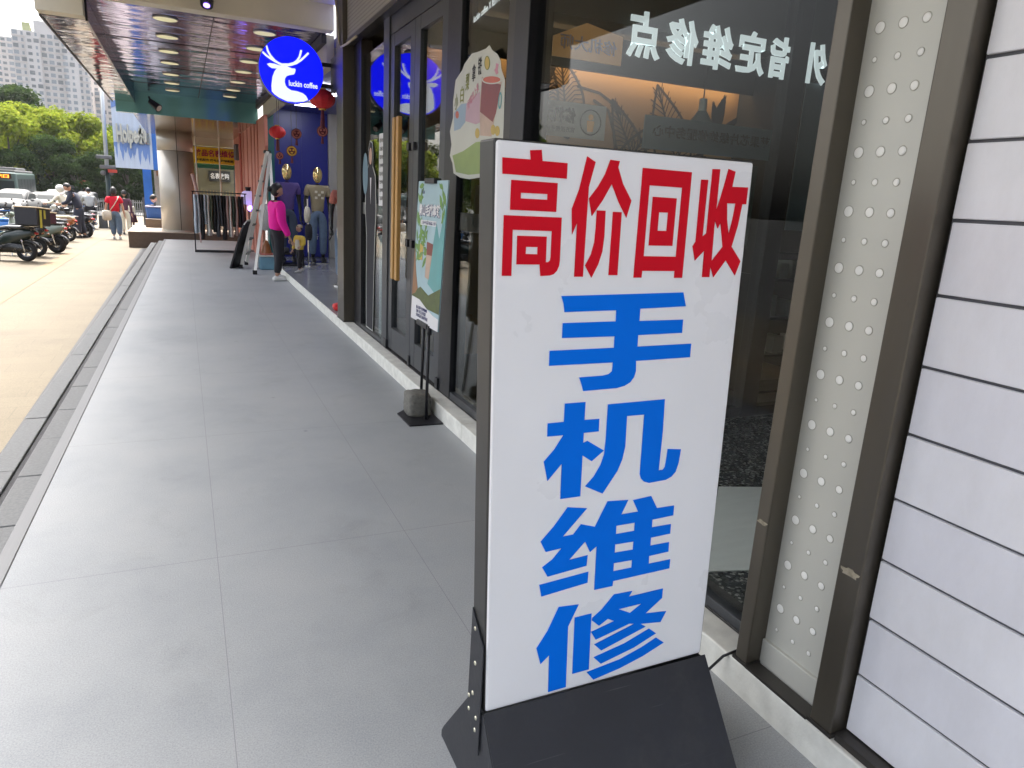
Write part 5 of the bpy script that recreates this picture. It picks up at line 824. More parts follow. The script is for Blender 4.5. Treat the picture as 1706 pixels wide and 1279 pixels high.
# small torso display; its violet light is put into the material as glow
q = empty('bust_form', (1.42, 18.3, 0), 'white bust form glowing faintly violet at the end of the clothes rack', 'mannequin')
b = MB(); b.loft([((1.42, 18.2, 1.2), .05, .05), ((1.42, 18.25, 1.25), .16, .16), ((1.42, 18.35, 1.25), .17, .17), ((1.42, 18.42, 1.22), .06, .06)]); b.build('torso', M['bustglow'], q, True)
b = MB(); b.tube([(1.42, 18.3, 1.40), (1.42, 18.3, 1.50)], [.05, .07], 14); b.build('cap', M['black'], q)
b = MB(); b.tube([(1.42, 18.3, 0), (1.42, 18.3, 1.1)], .015, 8); b.tube([(1.42, 18.3, 0), (1.42, 18.3, .02)], .14, 16); b.build('stand', M['black'], q)
b = MB(); b.tube([(1.44, 18.1, 1.02), (1.44, 18.08, 1.02)], .07, 16); b.build('violet_lamp', M['purpleled'], q)

# step ladder
LD = empty('step_ladder', (1.2, 14.6, 0), 'open aluminium step ladder beside the pink dressed woman', 'ladder')
a0, a1, c0, c1 = Vector((.93, 14.35, .0)), Vector((1.48, 14.35, 2.16)), Vector((1.08, 15.0, 0)), Vector((1.50, 14.72, 2.16))
q = MB(); q.bar(a0, a1, .055, .085); q.build('front_rail', M['alu'], LD)
q = MB(); q.bar(c0, c1, .055, .085); q.build('front_rail', M['alu'], LD)
for i in range(1, 8):
    t = i/8; q = MB(); q.bar(a0.lerp(a1, t), c0.lerp(c1, t), .10, .03); q.build('tread', mat('tread_grey', (.16, .16, .14), .5, .3, .1) if i == 1 else bpy.data.materials['tread_grey'], LD)
q = MB(); q.bar((1.10, 13.35, 0), (1.52, 14.3, 2.12), .05, .03); q.build('rear_leg', M['alu'], LD)
q = MB(); q.bar((1.52, 13.6, 0), (1.54, 14.6, 2.12), .05, .03); q.build('rear_leg', M['alu'], LD)
q = MB(); q.bar(a1, c1, .12, .04); q.build('top_cap', M['poledark'], LD)
for p in (a0, c0, Vector((1.10, 13.35, 0)), Vector((1.52, 13.6, 0))):
    q = MB(); q.box(p.x-.035, p.x+.035, p.y-.05, p.y+.05, 0, .07); q.build('rubber_foot', M['tyre'], LD)
LB = empty('leaning_board', (.9, 14.5, 0), 'black panel with a pale rounded rim leaning against the ladder', 'board')
outl = [(-.02, 0), (.34, 0), (.34, .72), (.30, .86), (.22, .93), (.10, .93), (.02, .86), (-.02, .72)]
q = MB(); q.prism(outl, (.76, 14.25, .0), Vector((.5, .866, 0)), Vector((.28, -.16, .95)).normalized(), .03); q.build('panel_face', M['black'], LB)
q = MB(); q.prism([(x*1.12-.02, y*1.03-.004) for x, y in outl], (.775, 14.275, .004), Vector((.5, .866, 0)), Vector((.28, -.16, .95)).normalized(), .02); q.build('rim', M['alu'], LB)
sb = empty('storage_box', (1.42, 14.5, 0), 'pale blue plastic box behind the pink dressed woman', 'box')
q = MB(); q.box(1.26, 1.52, 14.1, 14.5, .0, .24); q.bevel(.015); q.build('box_body', mat('box_blue', (.16, .32, .42), .5, 0, .1), sb); q = MB(); q.box(1.25, 1.53, 14.09, 14.51, .241, .265); q.bevel(.008); q.build('lid', M['paper'], sb)
bs = empty('woven_basket', (1.40, 14.3, .27), 'orange and red woven basket on the pale blue box', 'basket')
q = MB(); q.tube([(1.40, 14.3, .266), (1.40, 14.3, .30)], .12, 20); q.build('brim', M['salmon'], bs); q = MB(); q.tube([(1.40, 14.3, .30), (1.40, 14.3, .44), (1.40, 14.3, .54)], [.10, .07, .02], 18); q.build('cone', M['scorange'], bs)
b = MB(); b.loft([((1.42, 14.62, .9), .10, .2), ((1.44, 14.8, .95), .12, .26), ((1.46, 14.95, .9), .08, .2)]); tag(b.build('hanging_cloth', M['shoewhite'], None, True), 'cream cloth bundle hanging behind the step ladder', 'cloth')

# lanterns and charms
def lantern(x, y, z, r, label):
    L = empty('paper_lantern', (x, y, z), label, 'lantern', 'red lanterns hanging in front of the clothes shop')
    q = MB(); n = 24; rings = []
    for k in range(11):
        t = math.pi*(k+.6)/11.2; rr = r*math.sin(t); rings.append([q.b.verts.new((x+rr*(1+.05*(j % 2))*math.cos(2*math.pi*j/n), y+rr*(1+.05*(j % 2))*math.sin(2*math.pi*j/n), z+.78*r*math.cos(t))) for j in range(n)])
    for a, c in zip(rings, rings[1:]):
        for j in range(n): q.b.faces.new((a[j], c[j], c[(j+1) % n], a[(j+1) % n]))
    q.b.faces.new(rings[0]); q.b.faces.new(rings[-1]); q.build('shade', M['lantern'], L)
    q = MB(); q.tube([(x, y, z+.76*r), (x, y, z+.86*r)], .3*r, 14); q.tube([(x, y, z-.86*r), (x, y, z-.76*r)], .3*r, 14); q.build('rim', M['goldtrim'], L)
    q = MB(); q.tube([(x, y, z-.86*r), (x, y, z-1.3*r), (x, y, z-2.3*r)], [.015, .022, .03], 10); q.build('tassel', M['charm'], L)
    q = MB(); q.tube([(x, y, z+.86*r), (x, y, 3.06)], .004, 6); q.build('string', M['dark'], L)
    return L
lantern(1.648, 9.5, 2.61, .15, 'red paper lantern hanging just right of the round blue sign'); lantern(1.448, 12.5, 2.384, .125, 'smaller red paper lantern hanging lower left beyond the round sign')
def charm(x, y, z, r, label, gold):
    L = empty('festive_charm', (x, y, z), label, 'ornament', 'red festive charms hanging by the lanterns')
    q = MB(); q.tube([(x, y-.012, z), (x, y+.012, z)], r, 16); q.build('disc', M['charm'], L)
    q = MB(); q.torus((x, y-.012, z), r*.75, r*.14, 'Y', 18, 6); q.ell((x-r*.3, y-.015, z+r*.2), (r*.2, .006, r*.2)); q.ell((x+r*.3, y-.015, z+r*.2), (r*.2, .006, r*.2)); q.ell((x, y-.015, z-r*.3), (r*.25, .006, r*.15)); q.build('gold_trim', M['goldtrim'] if gold else M['salmon'], L)
    q = MB(); q.tube([(x, y, z-r), (x, y, z-r*2.2)], [.012, .022], 8); q.build('tassel', M['charm'], L)
    q = MB(); q.tube([(x, y, z+r), (x, y, 3.06)], .004, 6); q.build('string', M['dark'], L)
charm(1.58, 11.3, 2.30, .075, 'dark red round charm hanging between the two lanterns', 0); charm(1.80, 10.4, 2.30, .075, 'dark red oval charm hanging right, near the corner post', 0); charm(1.64, 12.3, 2.10, .085, 'gold faced red charm hanging right of the lower lantern', 1); charm(1.47, 12.45, 2.02, .06, 'small dark red charm hanging below the lower lantern', 0)

# ================================================================ FIGURES
def skin_mesh(verts, edges, rad, sub=2):
    me = bpy.data.meshes.new('sk'); me.from_pydata([Vector(v) for v in verts], edges, []); ob = bpy.data.objects.new('sk', me); COL.objects.link(ob)
    m1 = ob.modifiers.new('s', 'SKIN'); m1.use_smooth_shade = True; m1.branch_smoothing = .5; m2 = ob.modifiers.new('u', 'SUBSURF'); m2.levels = sub; m2.render_levels = sub
    for i, r in enumerate(rad):
        sv = me.skin_vertices[0].data[i]; sv.radius = r if isinstance(r, tuple) else (r, r); sv.use_root = (i == 0)
    return eval_mesh(ob)
BASE = dict(pelvis=(0, 0, .53), spine=(0, 0, .62), chest=(0, .005, .735), neck=(0, 0, .83), head=(0, .012, .93),
 shL=(-.1, 0, .795), elL=(-.125, -.012, .62), wrL=(-.13, .02, .475), shR=(.1, 0, .795), elR=(.125, -.012, .62), wrR=(.13, .02, .475),
 hipL=(-.05, 0, .51), knL=(-.055, .012, .28), anL=(-.055, -.01, .045), hipR=(.05, 0, .51), knR=(.055, .012, .28), anR=(.055, -.01, .045))
def joinbm(target, me, mi=0):
    n0 = len(target.faces); target.from_mesh(me); target.faces.ensure_lookup_table()
    for f in target.faces[n0:]: f.material_index = mi; f.smooth = True
    bpy.data.meshes.remove(me)
def person(label, loc, H, rz, J=None, skinm='skin', top='blackcloth', bottom='blackcloth', shoe='shoewhite', sleeve='long', hairstyle='short', fat=1.0, yaw=0, pitch=0, leg=1.0, arm=1.32, group=None, cat='person', name='person', extra=None, top_len=0, headm=None):
    P = {k: Vector(v)*H for k, v in {**BASE, **(J or {})}.items()}
    E = empty(name, loc, label, cat, group, rz)
    E['pose_note'] = ''; del E['pose_note']
    order = ['pelvis', 'spine', 'chest', 'neck', 'shL', 'elL', 'wrL', 'shR', 'elR', 'wrR', 'hipL', 'knL', 'anL', 'hipR', 'knR', 'anR']
    ed = [('pelvis', 'spine'), ('spine', 'chest'), ('chest', 'neck'), ('chest', 'shL'), ('shL', 'elL'), ('elL', 'wrL'), ('chest', 'shR'), ('shR', 'elR'), ('elR', 'wrR'), ('pelvis', 'hipL'), ('hipL', 'knL'), ('knL', 'anL'), ('pelvis', 'hipR'), ('hipR', 'knR'), ('knR', 'anR')]
    rad = dict(pelvis=(.072, .055), spine=(.062, .05), chest=(.078, .056), neck=(.03, .03), shL=.034, elL=.025, wrL=.017, shR=.034, elR=.025, wrR=.017, hipL=.054, knL=.036, anL=.022, hipR=.054, knR=.036, anR=.022)
    ix = {k: i for i, k in enumerate(order)}; sc = lambda r, f, a=0: tuple(x*H*f+a for x in r) if isinstance(r, tuple) else r*H*f+a
    bm = bmesh.new(); joinbm(bm, skin_mesh([P[k] for k in order], [(ix[a], ix[c]) for a, c in ed], [sc(rad[k], (.74 if k in ('pelvis', 'spine', 'chest') else .80 if k in ('hipL', 'hipR') else .90)*(min(fat, 1.08) if k in ('pelvis', 'spine', 'chest') else 1)) for k in order]))
    # head
    hm = Matrix.Rotation(yaw, 3, 'Z') @ Matrix.Rotation(pitch, 3, 'X'); hc = P['head']; s = H
    def sph(c, r, mi, u=16, v=12, shape=None):
        a = bmesh.ops.create_uvsphere(bm, u_segments=u, v_segments=v, radius=1)['verts']
        for w in a:
            co = Vector((w.co.x*r[0], w.co.y*r[1], w.co.z*r[2]))
            if shape: co = shape(co)
            w.co = hc+hm @ ((co+Vector(c))*s)
        for w in a:
            for f in w.link_faces: f.material_index = mi; f.smooth = True
    def skull(co):
        if co.z < 0: k = 1-.28*min(1, -co.z/.067)**1.5; co.x *= k; co.y *= (k+.06)
        return co
    if headm is None:
        sph((0, 0, 0), (.048, .058, .067), 0, 22, 16, skull)
        sph((0, .055, -.012), (.008, .012, .014), 0, 10, 8); sph((.049, -.004, -.006), (.006, .012, .018), 0, 10, 8); sph((-.049, -.004, -.006), (.006, .012, .018), 0, 10, 8)
        for x in (-.019, .019): sph((x, .0515, .004), (.0075, .005, .0045), 1, 10, 8)
        sph((0, .0505, -.034), (.014, .005, .0045), 2, 10, 8)
    else: sph((0, 0, 0), (.046, .055, .068), 0, 22, 16, skull)
    # hands: palm, four fingers and a thumb
    for sd in ('L', 'R'):
        w = P['wr'+sd]; d = (w-P['el'+sd]).normalized(); side = d.cross(Vector((0, 1, 0)))
        if side.length < .2: side = d.cross(Vector((1, 0, 0)))
        side.normalize(); nrm = side.cross(d); sgn = 1 if sd == 'R' else -1
        V = [w-d*.01*H, w+d*.028*H, w+d*.05*H]; Rr = [.014*H, (.02*H, .012*H), (.020*H, .010*H)]; Ed = [(0, 1), (1, 2)]
        hb = skin_mesh(V, Ed, Rr, 1); joinbm(bm, hb)
        for k, (off, L) in enumerate([(-.014, .042), (-.005, .048), (.005, .045), (.014, .036)]):
            b0 = w+d*.046*H+nrm*off*H; m1 = b0+d*L*.5*H+side*.006*H*sgn; e1 = m1+d*L*.42*H+side*.014*H*sgn
            joinbm(bm, skin_mesh([b0, m1, e1], [(0, 1), (1, 2)], [.0052*H, .0048*H, .004*H], 1))
        t0 = w+d*.015*H-nrm*.014*H; t1 = t0+d*.02*H-nrm*.016*H; t2 = t1+d*.018*H-nrm*.004*H
        joinbm(bm, skin_mesh([t0, t1, t2], [(0, 1), (1, 2)], [.007*H, .006*H, .0048*H], 1))
    bmesh.ops.recalc_face_normals(bm, faces=bm.faces); me = bpy.data.meshes.new('body'); bm.to_mesh(me); bm.free(); link('body', me, [M[skinm], M['eye'], M['lips']], E)
    # clothes
    if top:
        tv = ['pelvis', 'spine', 'chest', 'neck', 'shL', 'elL', 'shR', 'elR'] + (['wrL', 'wrR'] if sleeve == 'long' else []); VP = {k: P[k].copy() for k in tv}
        VP['neck'] = P['chest'].lerp(P['neck'], .80); VP['pelvis'] = P['pelvis']+(P['pelvis']-P['spine'])*top_len
        if sleeve == 'short':
            for sd in 'LR': VP['el'+sd] = P['sh'+sd].lerp(P['el'+sd], .62)
        if sleeve == 'long':
            for sd in 'LR': VP['wr'+sd] = P['el'+sd].lerp(P['wr'+sd], .93)
        te = [e for e in ed if e[0] in tv and e[1] in tv]; ti = {k: i for i, k in enumerate(tv)}
        rr = {k: rad[k] for k in tv}; rr['neck'] = (.050, .044)
        f = {k: 1.16*fat if k in ('pelvis', 'spine', 'chest') else (arm if k != 'neck' else 1) for k in tv}
        link('top', skin_mesh([VP[k] for k in tv], [(ti[a], ti[c]) for a, c in te], [sc(rr[k], f[k]) for k in tv]), M[top], E, True)
    if bottom:
        bv = ['pelvis', 'hipL', 'knL', 'anL', 'hipR', 'knR', 'anR', 'waist']; bi = {k: i for i, k in enumerate(bv)}; VP = {k: P[k].copy() for k in bv if k != 'waist'}; VP['waist'] = P['pelvis'].lerp(P['spine'], .75); VP['pelvis'] = P['pelvis']+Vector((0, 0, -.005*H))
        for sd in 'LR': VP['an'+sd] = P['kn'+sd].lerp(P['an'+sd], .88)
        ff = min(fat, 1.15); f = dict(waist=1.1*ff, pelvis=1.1*ff, hipL=1.1*ff*leg**.5, hipR=1.1*ff*leg**.5, knL=1.3*leg, knR=1.3*leg, anL=1.6*leg, anR=1.6*leg)
        link('trousers', skin_mesh([VP[k] for k in bv], [(bi[a], bi[c]) for a, c in ed+[('pelvis', 'waist')] if a in bv and c in bv], [sc(dict(rad, waist=(.070, .060), pelvis=(.070, .060), hipL=.0535, hipR=.0535)[k], f[k]) for k in bv]), M[bottom], E, True)
    if shoe:
        for sd in 'LR':
            a = P['an'+sd]; dd = Vector((a.x-P['kn'+sd].x, 0, 0)); q = MB(False)
            z0 = a.z-.045*H
            q.loft([((a.x, a.y-.04*H, z0+.022*H), .018*H, .021*H), ((a.x, a.y-.015*H, z0+.028*H), .024*H, .028*H), ((a.x, a.y+.05*H, z0+.02*H), .026*H, .020*H), ((a.x, a.y+.095*H, z0+.013*H), .02*H, .012*H), ((a.x, a.y+.108*H, z0+.010*H), .010*H, .008*H)], 14, 2.5); q.build('shoe', M[shoe], E, True)
    if hairstyle:
        q = MB(False); a = bmesh.ops.create_uvsphere(q.b, u_segments=24, v_segments=16, radius=1)['verts']
        for w in a:
            c = w.co.copy(); face_ = c.y > .25 and c.z < (.45 if hairstyle != 'cap' else .2)
            k = .80 if face_ else 1.0; low = c.z < -.45
            co = Vector((c.x*.054, c.y*.064, c.z*.072))*k
            if low and hairstyle == 'short': co *= .75
            if hairstyle == 'bob' and c.z < -.2 and not face_: co.x *= 1.12; co.z -= .02
            w.co = hc+hm @ ((co+Vector((0, -.006, .008)))*s)
        if hairstyle == 'bun':
            q.ell(hc+hm @ (Vector((0, -.075, -.005))*s), (.026*s, .026*s, .03*s))
        q.build('hair', M['hair'], E, True)
    return E, P, hc, hm
# woman in magenta
person('woman in magenta jumper and black leggings turned towards the toddler', (1.40, 12.5, 0), 1.58, -R(72), dict(wrR=(.17, .06, .46), elR=(.14, -.01, .62), wrL=(-.16, .14, .50), elL=(-.13, .03, .63), anL=(-.07, .04, .045), knL=(-.06, .03, .28), anR=(.075, -.05, .045), knR=(.065, -.01, .28)), top='magenta', bottom='blackcloth', hairstyle='bun', fat=1.55, arm=1.85, yaw=R(-8), pitch=R(-14), top_len=.35)
# toddler
person('toddler in yellow and cream jacket stepping on the shop floor', (1.80, 12.75, .11), .86, R(118), dict(pelvis=(0, 0, .44), spine=(0, 0, .54), chest=(0, 0, .64), neck=(0, 0, .735), head=(0, .012, .865), shL=(-.115, 0, .70), shR=(.115, 0, .70), elL=(-.17, .03, .57), wrL=(-.18, .12, .53), elR=(.16, 0, .55), wrR=(.17, .05, .44), hipL=(-.06, 0, .42), hipR=(.06, 0, .42), knL=(-.065, .06, .23), anL=(-.065, .07, .05), knR=(.07, -.02, .23), anR=(.07, -.09, .06)), top='yellowcloth', bottom='blackcloth', hairstyle='short', fat=1.35, arm=1.7, skinm='skinpale', top_len=.3)
tod = [o for o in COL.objects if o.get('label', '').startswith('toddler')][0]
q = MB(False); H = .86; q.loft([((0, -.0*H, .46*H), .085*H, .02*H)]*1+[((0, .04*H, .56*H), .085*H, .12*H), ((0, .074*H, .56*H), .075*H, .11*H), ((0, .088*H, .56*H), .05*H, .08*H)]); q.b.free(); q = MB(False); q.loft([((0, .03*H, .555*H), .070*H, .10*H), ((0, .066*H, .555*H), .066*H, .096*H), ((0, .072*H, .555*H), .05*H, .085*H)], 18, 5); q.build('bib_panel', M['creamcloth'], tod, True)
q = MB(False); q.ell((0, -.006*H, .905*H), (.055*H, .064*H, .045*H)); q.torus((0, .004, .895*H), .054*H, .010*H, 'Z'); q.build('beanie', M['tan_lid'], tod, True)
# woman in red
RWm, P_, hc_, hm_ = person('woman in red shirt and jeans walking away with a canvas bag', (-1.93, 25.33, zp(25.33)), 1.56, 0, dict(anL=(-.05, .05, .045), anR=(.06, -.03, .05), knL=(-.055, .045, .28), wrR=(.16, .03, .48), elR=(.145, -.01, .62), wrL=(-.17, .03, .46), elL=(-.15, -.01, .62)), top='redcloth', bottom='jeans', sleeve='short', hairstyle='bob', fat=1.36, arm=1.75, leg=1.35, top_len=.2, pitch=R(-6))
q = MB(False); H = 1.56; q.loft([((-.13*H, -.115*H, .46*H), .07*H, .085*H), ((-.135*H, -.09*H, .46*H), .085*H, .10*H), ((-.135*H, -.07*H, .46*H), .07*H, .085*H)], 16, 4)
q.tube([(-.08*H, -.10*H, .55*H), (0, -.088*H, .66*H), (.07*H, -.06*H, .78*H), (.08*H, .0, .83*H)], .012, 8); tag(q.build('shoulder_bag', M['canvas'], RWm, True))
# man bent over a scooter
person('man in dark clothes leaning over the parked scooters', (-2.9, 25.48, zp(25.5)), 1.66, R(78), dict(chest=(0, .05, .73), spine=(0, .01, .62), neck=(0, .10, .815), head=(0, .16, .895), shL=(-.1, .075, .785), shR=(.1, .075, .785), elL=(-.13, .13, .63), wrL=(-.10, .25, .60), elR=(.13, .10, .62), wrR=(.1, .23, .58), knL=(-.06, .03, .28), anL=(-.07, 0, .045), anR=(.06, -.05, .045)), top='navycloth', bottom='navycloth', shoe='blackcloth' and 'black', hairstyle='short', pitch=R(-38), fat=1.35, arm=1.6, leg=1.4, top_len=.4)
# people farther off
person('person in dark brown top walking ahead of the red shirted woman', (-1.86, 28.6, zp(28.6)), 1.5, 0, top='plumcloth', bottom='creamcloth', fat=1.05, shoe='black')
person('child with a plum skirt far ahead of the red shirted woman', (-2.04, 35.0, zp(35)), 1.1, R(150), dict(head=(0, .012, .905)), top='rosecloth' if 'rosecloth' in M else 'creamcloth', bottom='plumcloth', fat=1.3, hairstyle='short', shoe='black', top_len=0)
q = [o for o in COL.objects if o.get('label', '').startswith('child with')][0]
b = MB(False); b.tube([(0, 0, .66), (0, 0, .5), (0, 0, .22)], [.10, .17, .22], 20); b.build('skirt', M['plumcloth'], q, True)
person('person in black sitting on the step behind the round pillar', (-.95, 24.55, zp(24.5)), 1.66, R(-60), dict(pelvis=(0, -.02, .38), spine=(0, .0, .47), chest=(0, .04, .58), neck=(0, .07, .67), head=(0, .095, .77), shL=(-.1, .04, .64), shR=(.1, .04, .64), elL=(-.14, .06, .48), wrL=(-.1, .17, .43), elR=(.14, .06, .48), wrR=(.1, .17, .43), hipL=(-.06, 0, .36), hipR=(.06, 0, .36), knL=(-.07, .22, .30), knR=(.07, .22, .30), anL=(-.07, .24, .045), anR=(.07, .24, .045)), top='blackcloth', bottom='blackcloth', shoe='black', fat=1.25, pitch=R(-15))
SITR = dict(pelvis=(0, -.02, .50), spine=(0, 0, .59), chest=(0, .02, .70), neck=(0, .03, .79), head=(0, .045, .89), shL=(-.11, .02, .755), shR=(.11, .02, .755), elL=(-.16, .10, .63), wrL=(-.15, .24, .60), elR=(.16, .10, .63), wrR=(.15, .24, .60), hipL=(-.07, 0, .48), hipR=(.07, 0, .48), knL=(-.11, .20, .38), knR=(.11, .20, .38), anL=(-.10, .16, .16), anR=(.10, .16, .16))

def mann(label, x, y, topm, H=1.82, botm='denimdark', rz=math.pi, J=None):
    E, P, hc, hm = person(label, (x, y, .13), H, rz, J, skinm='mannequin', top=topm, bottom=botm, shoe='black', sleeve='short', hairstyle=None, cat='mannequin', name='mannequin', headm='gold', fat=1.02, top_len=.35, group='shop mannequins in T shirts')
    q = MB(False); q.ell(P['head']-Vector((0, 0, .012*H)), (.05*H, .059*H, .086*H), 20, 14); q.build('head_mask', M['gold'], E, True)
    q = MB(False); q.tube([(0, 0, -.02), (0, 0, -.002)], .2, 24); q.build('stand_disc', M['chrome'], E)
    return E, H
Em, H = mann('shop mannequin in a purple T shirt with a gold mask head', 1.83, 14.5, 'purplecloth', 1.84, 'denimdark')
Em, H = mann('shop mannequin in a tan T shirt with pale print and jeans', 2.40, 14.5, 'tancloth', 1.82, 'jeans')
q = MB(False)
for i in range(3):
    for j in range(3):
        if (i+j) % 2 == 0: q.box(-.10+.06*i, -.05+.06*i, .123, .126, 1.22+.055*j, 1.265+.055*j)
q.build('shirt_print', M['creamcloth'], Em)
mann('shop mannequin in a salmon T shirt beside the corner post', 2.22, 10.9, 'salmon', 1.72, 'jeans')
q = empty('clothes_stand', (2.12, 13.9, .11), 'dark bags and clothes hung on a low stand between two mannequins', 'stand')
b = MB(); b.loft([((2.13, 13.82, .72), .05, .10), ((2.13, 13.9, .74), .07, .16), ((2.13, 13.98, .72), .05, .10)], 14, 3); b.build('hung_bag', M['blackcloth'], q, True)
b = MB(); b.loft([((2.10, 13.80, 1.05), .04, .10), ((2.11, 13.9, 1.06), .06, .16), ((2.10, 13.98, 1.05), .04, .10)], 14, 2.4); b.build('hung_scarf', M['creamcloth'], q, True)
b = MB(); b.tube([(2.12, 13.9, .112), (2.12, 13.9, 1.35)], .015, 8); b.tube([(2.12, 13.9, .112), (2.12, 13.9, .13)], .17, 20); b.build('stand_pole', M['chrome'], q)
q = empty('floor_rack', (1.75, 14.0, .11), 'low dark shoe rack standing behind the magenta woman', 'rack')
b = MB(); b.box(1.62, 2.02, 13.75, 14.1, .112, .15); b.box(1.62, 2.02, 13.75, 14.1, .32, .35); b.box(1.62, 1.65, 13.75, 14.1, .15, .32); b.box(1.99, 2.02, 13.75, 14.1, .15, .32); b.build('rack_frame', M['black'], q)
b = MB(); b.loft([((1.72, 13.76, .40), .04, .04), ((1.72, 13.9, .40), .05, .05), ((1.72, 14.02, .39), .03, .03)]); b.loft([((1.86, 13.76, .40), .04, .04), ((1.86, 13.9, .41), .05, .05), ((1.86, 14.02, .39), .03, .03)]); b.build('shoes', M['blackcloth'], q, True)
q = empty('shop_poster', (2.48, 15.79, .2), 'blue standing poster with white letters low on the blue wall', 'poster'); b = MB(); b.box(2.32, 2.70, 15.74, 15.78, .13, .95); b.build('board', M['bluewall'], q); text('lettering', '5折', .2, .12, (2.52, 15.735, .55), X_, Z_, M['postwhite'], q)
q = MB(); q.loft([((1.64, 8.5, .14), .05, .03), ((1.66, 8.62, .15), .07, .045), ((1.66, 8.75, .14), .05, .03)]); tag(q.build('red_cloth', M['lantern'], None, True), 'small red cloth lying behind the glass edge by the corner post', 'cloth')

# ================================================================ SCOOTERS
def scooter(label, loc, rz, bodym='scblack', box=None, seatm='scblack', fat=1.0, plate='plate', lean=R(5), rider=None, windscreen=False):
    E = empty('scooter', loc, label, 'scooter', 'scooters and motorcycles parked along the pavement', rz)
    E.rotation_euler = (0, lean, rz); E.scale = (.86, .86, .86)
    B = M[bodym]
    for y, r in ((-.62, .235), (.64, .235)):
        q = MB(False); q.torus((0, y, r), r-.055*fat, .055*fat, 'X', 30, 12); w = q.build('wheel', M['tyre'], E, True)
        q = MB(False); q.tube([(-.035, y, r), (.035, y, r)], .045, 14)
        for k in range(5):
            a = 2*math.pi*k/5; q.bar((0, y+.03*math.cos(a), r+.03*math.sin(a)), (0, y+.135*math.cos(a), r+.135*math.sin(a)), .03, .04, (1, 0, 0))
        q.torus((0, y, r), .135, .018, 'X', 24, 8); q.build('rim', M['rimm'], w)
    q = MB(False); q.loft([((0, -.86, .70), .05, .03), ((0, -.76, .66), .13, .10), ((0, -.5, .60), .165, .16), ((0, -.2, .52), .15, .17), ((0, -.06, .42), .12, .12), ((0, .0, .34), .10, .06)], 18, 2.8); q.build('rear_body', B, E, True)
    q = MB(False); q.loft([((0, -.70, .27), .05, .05), ((0, -.55, .30), .10, .11), ((0, -.3, .33), .13, .14), ((0, 0, .27), .12, .09), ((0, .3, .25), .07, .05)], 14, 3); q.build('engine_frame', M['scblack'], E, True)
    q = MB(False); q.loft([((0, -.15, .30), .15, .055), ((0, .1, .28), .16, .04), ((0, .34, .30), .14, .05)], 14, 4); q.build('floorboard', M['scblack'], E, True)
    q = MB(False); q.loft([((0, .30, .36), .13, .08), ((0, .40, .52), .18, .16), ((0, .47, .72), .17, .14), ((0, .50, .90), .10, .07)], 16, 3); q.build('leg_shield', B, E, True)
    q = MB(False); q.loft([((0, -.80, .765), .09, .03), ((0, -.62, .79), .14, .055), ((0, -.25, .775), .15, .06), ((0, .0, .74), .10, .05), ((0, .06, .72), .05, .03)], 16, 2.6); q.build('seat', M[seatm], E, True)
    q = MB(False); q.tube([(.07, .64, .235), (.07, .56, .55), (.05, .50, .86)], .022, 8); q.tube([(-.07, .64, .235), (-.07, .56, .55), (-.05, .50, .86)], .022, 8); q.build('fork', M['chrome'], E)
    q = MB(False); q.loft([((0, .40, .40), .06, .02), ((0, .52, .50), .075, .03), ((0, .68, .50), .075, .025), ((0, .86, .42), .06, .02)], 12, 3); q.build('front_mudguard', B, E, True)
    q = MB(False); q.loft([((0, -.45, .40), .075, .03), ((0, -.66, .49), .08, .03), ((0, -.84, .44), .075, .025), ((0, -.93, .33), .06, .015)], 12, 3); q.build('rear_mudguard', M['scblack'], E, True)
    q = MB(False); q.tube([(-.34, .36, 1.02), (-.18, .46, .99), (0, .48, .96), (.18, .46, .99), (.34, .36, 1.02)], .013, 8); hb = q.build('handlebar', M['chrome'], E)
    q = MB(False); q.tube([(-.36, .35, 1.02), (-.24, .42, 1.0)], .02, 10); q.tube([(.36, .35, 1.02), (.24, .42, 1.0)], .02, 10); q.build('grip', M['tyre'], hb)
    q = MB(False); q.loft([((0, .46, .98), .10, .07), ((0, .56, .95), .10, .08), ((0, .61, .93), .07, .05)], 14, 2.6); hl = q.build('headlight', B, E, True)
    q = MB(False); q.ell((0, .605, .93), (.06, .02, .045)); q.build('lens', M['lens'], hl, True)
    for s_ in (-1, 1):
        q = MB(False); q.tube([(.22*s_, .43, 1.0), (.27*s_, .44, 1.12), (.31*s_, .43, 1.18)], .007, 6); q.ell((.34*s_, .43, 1.20), (.055, .012, .035)); q.build('mirror', M['scblack'], E, True)
    q = MB(False); q.ell((0, -.865, .67), (.09, .03, .035)); q.build('tail_light', M['redlens'], E, True)
    q = MB(False); q.box(-.09, .09, -.945, -.938, .44, .56, Matrix.Rotation(R(-14), 4, 'X') @ Matrix.Translation((0, .0, .0))); q.build('number_plate', M[plate], E)
    for s_ in (-1, 1):
        q = MB(False); q.tube([(.075*s_, -.62, .235), (.10*s_, -.58, .45), (.11*s_, -.55, .58)], .02, 8); q.build('shock_absorber', M['chrome'], E)
        q = MB(False); q.ell((.13*s_, -.83, .58), (.028, .03, .02)); q.build('indicator', M['scorange'], E, True)
    q = MB(False); q.tube([(.10, -.1, .22), (.13, -.4, .22), (.14, -.75, .28)], [.03, .045, .05], 10); q.build('exhaust', M['rimm'], E)
    q = MB(False); q.tube([(-.06, -.05, .28), (-.18, -.10, .0)], .012, 6); q.build('side_stand', M['chrome'], E)
    q = MB(False); q.tube([(-.11, -.45, .80), (-.12, -.88, .83), (.12, -.88, .83), (.11, -.45, .80)], .012, 6); q.build('grab_rail', M['chrome'], E)
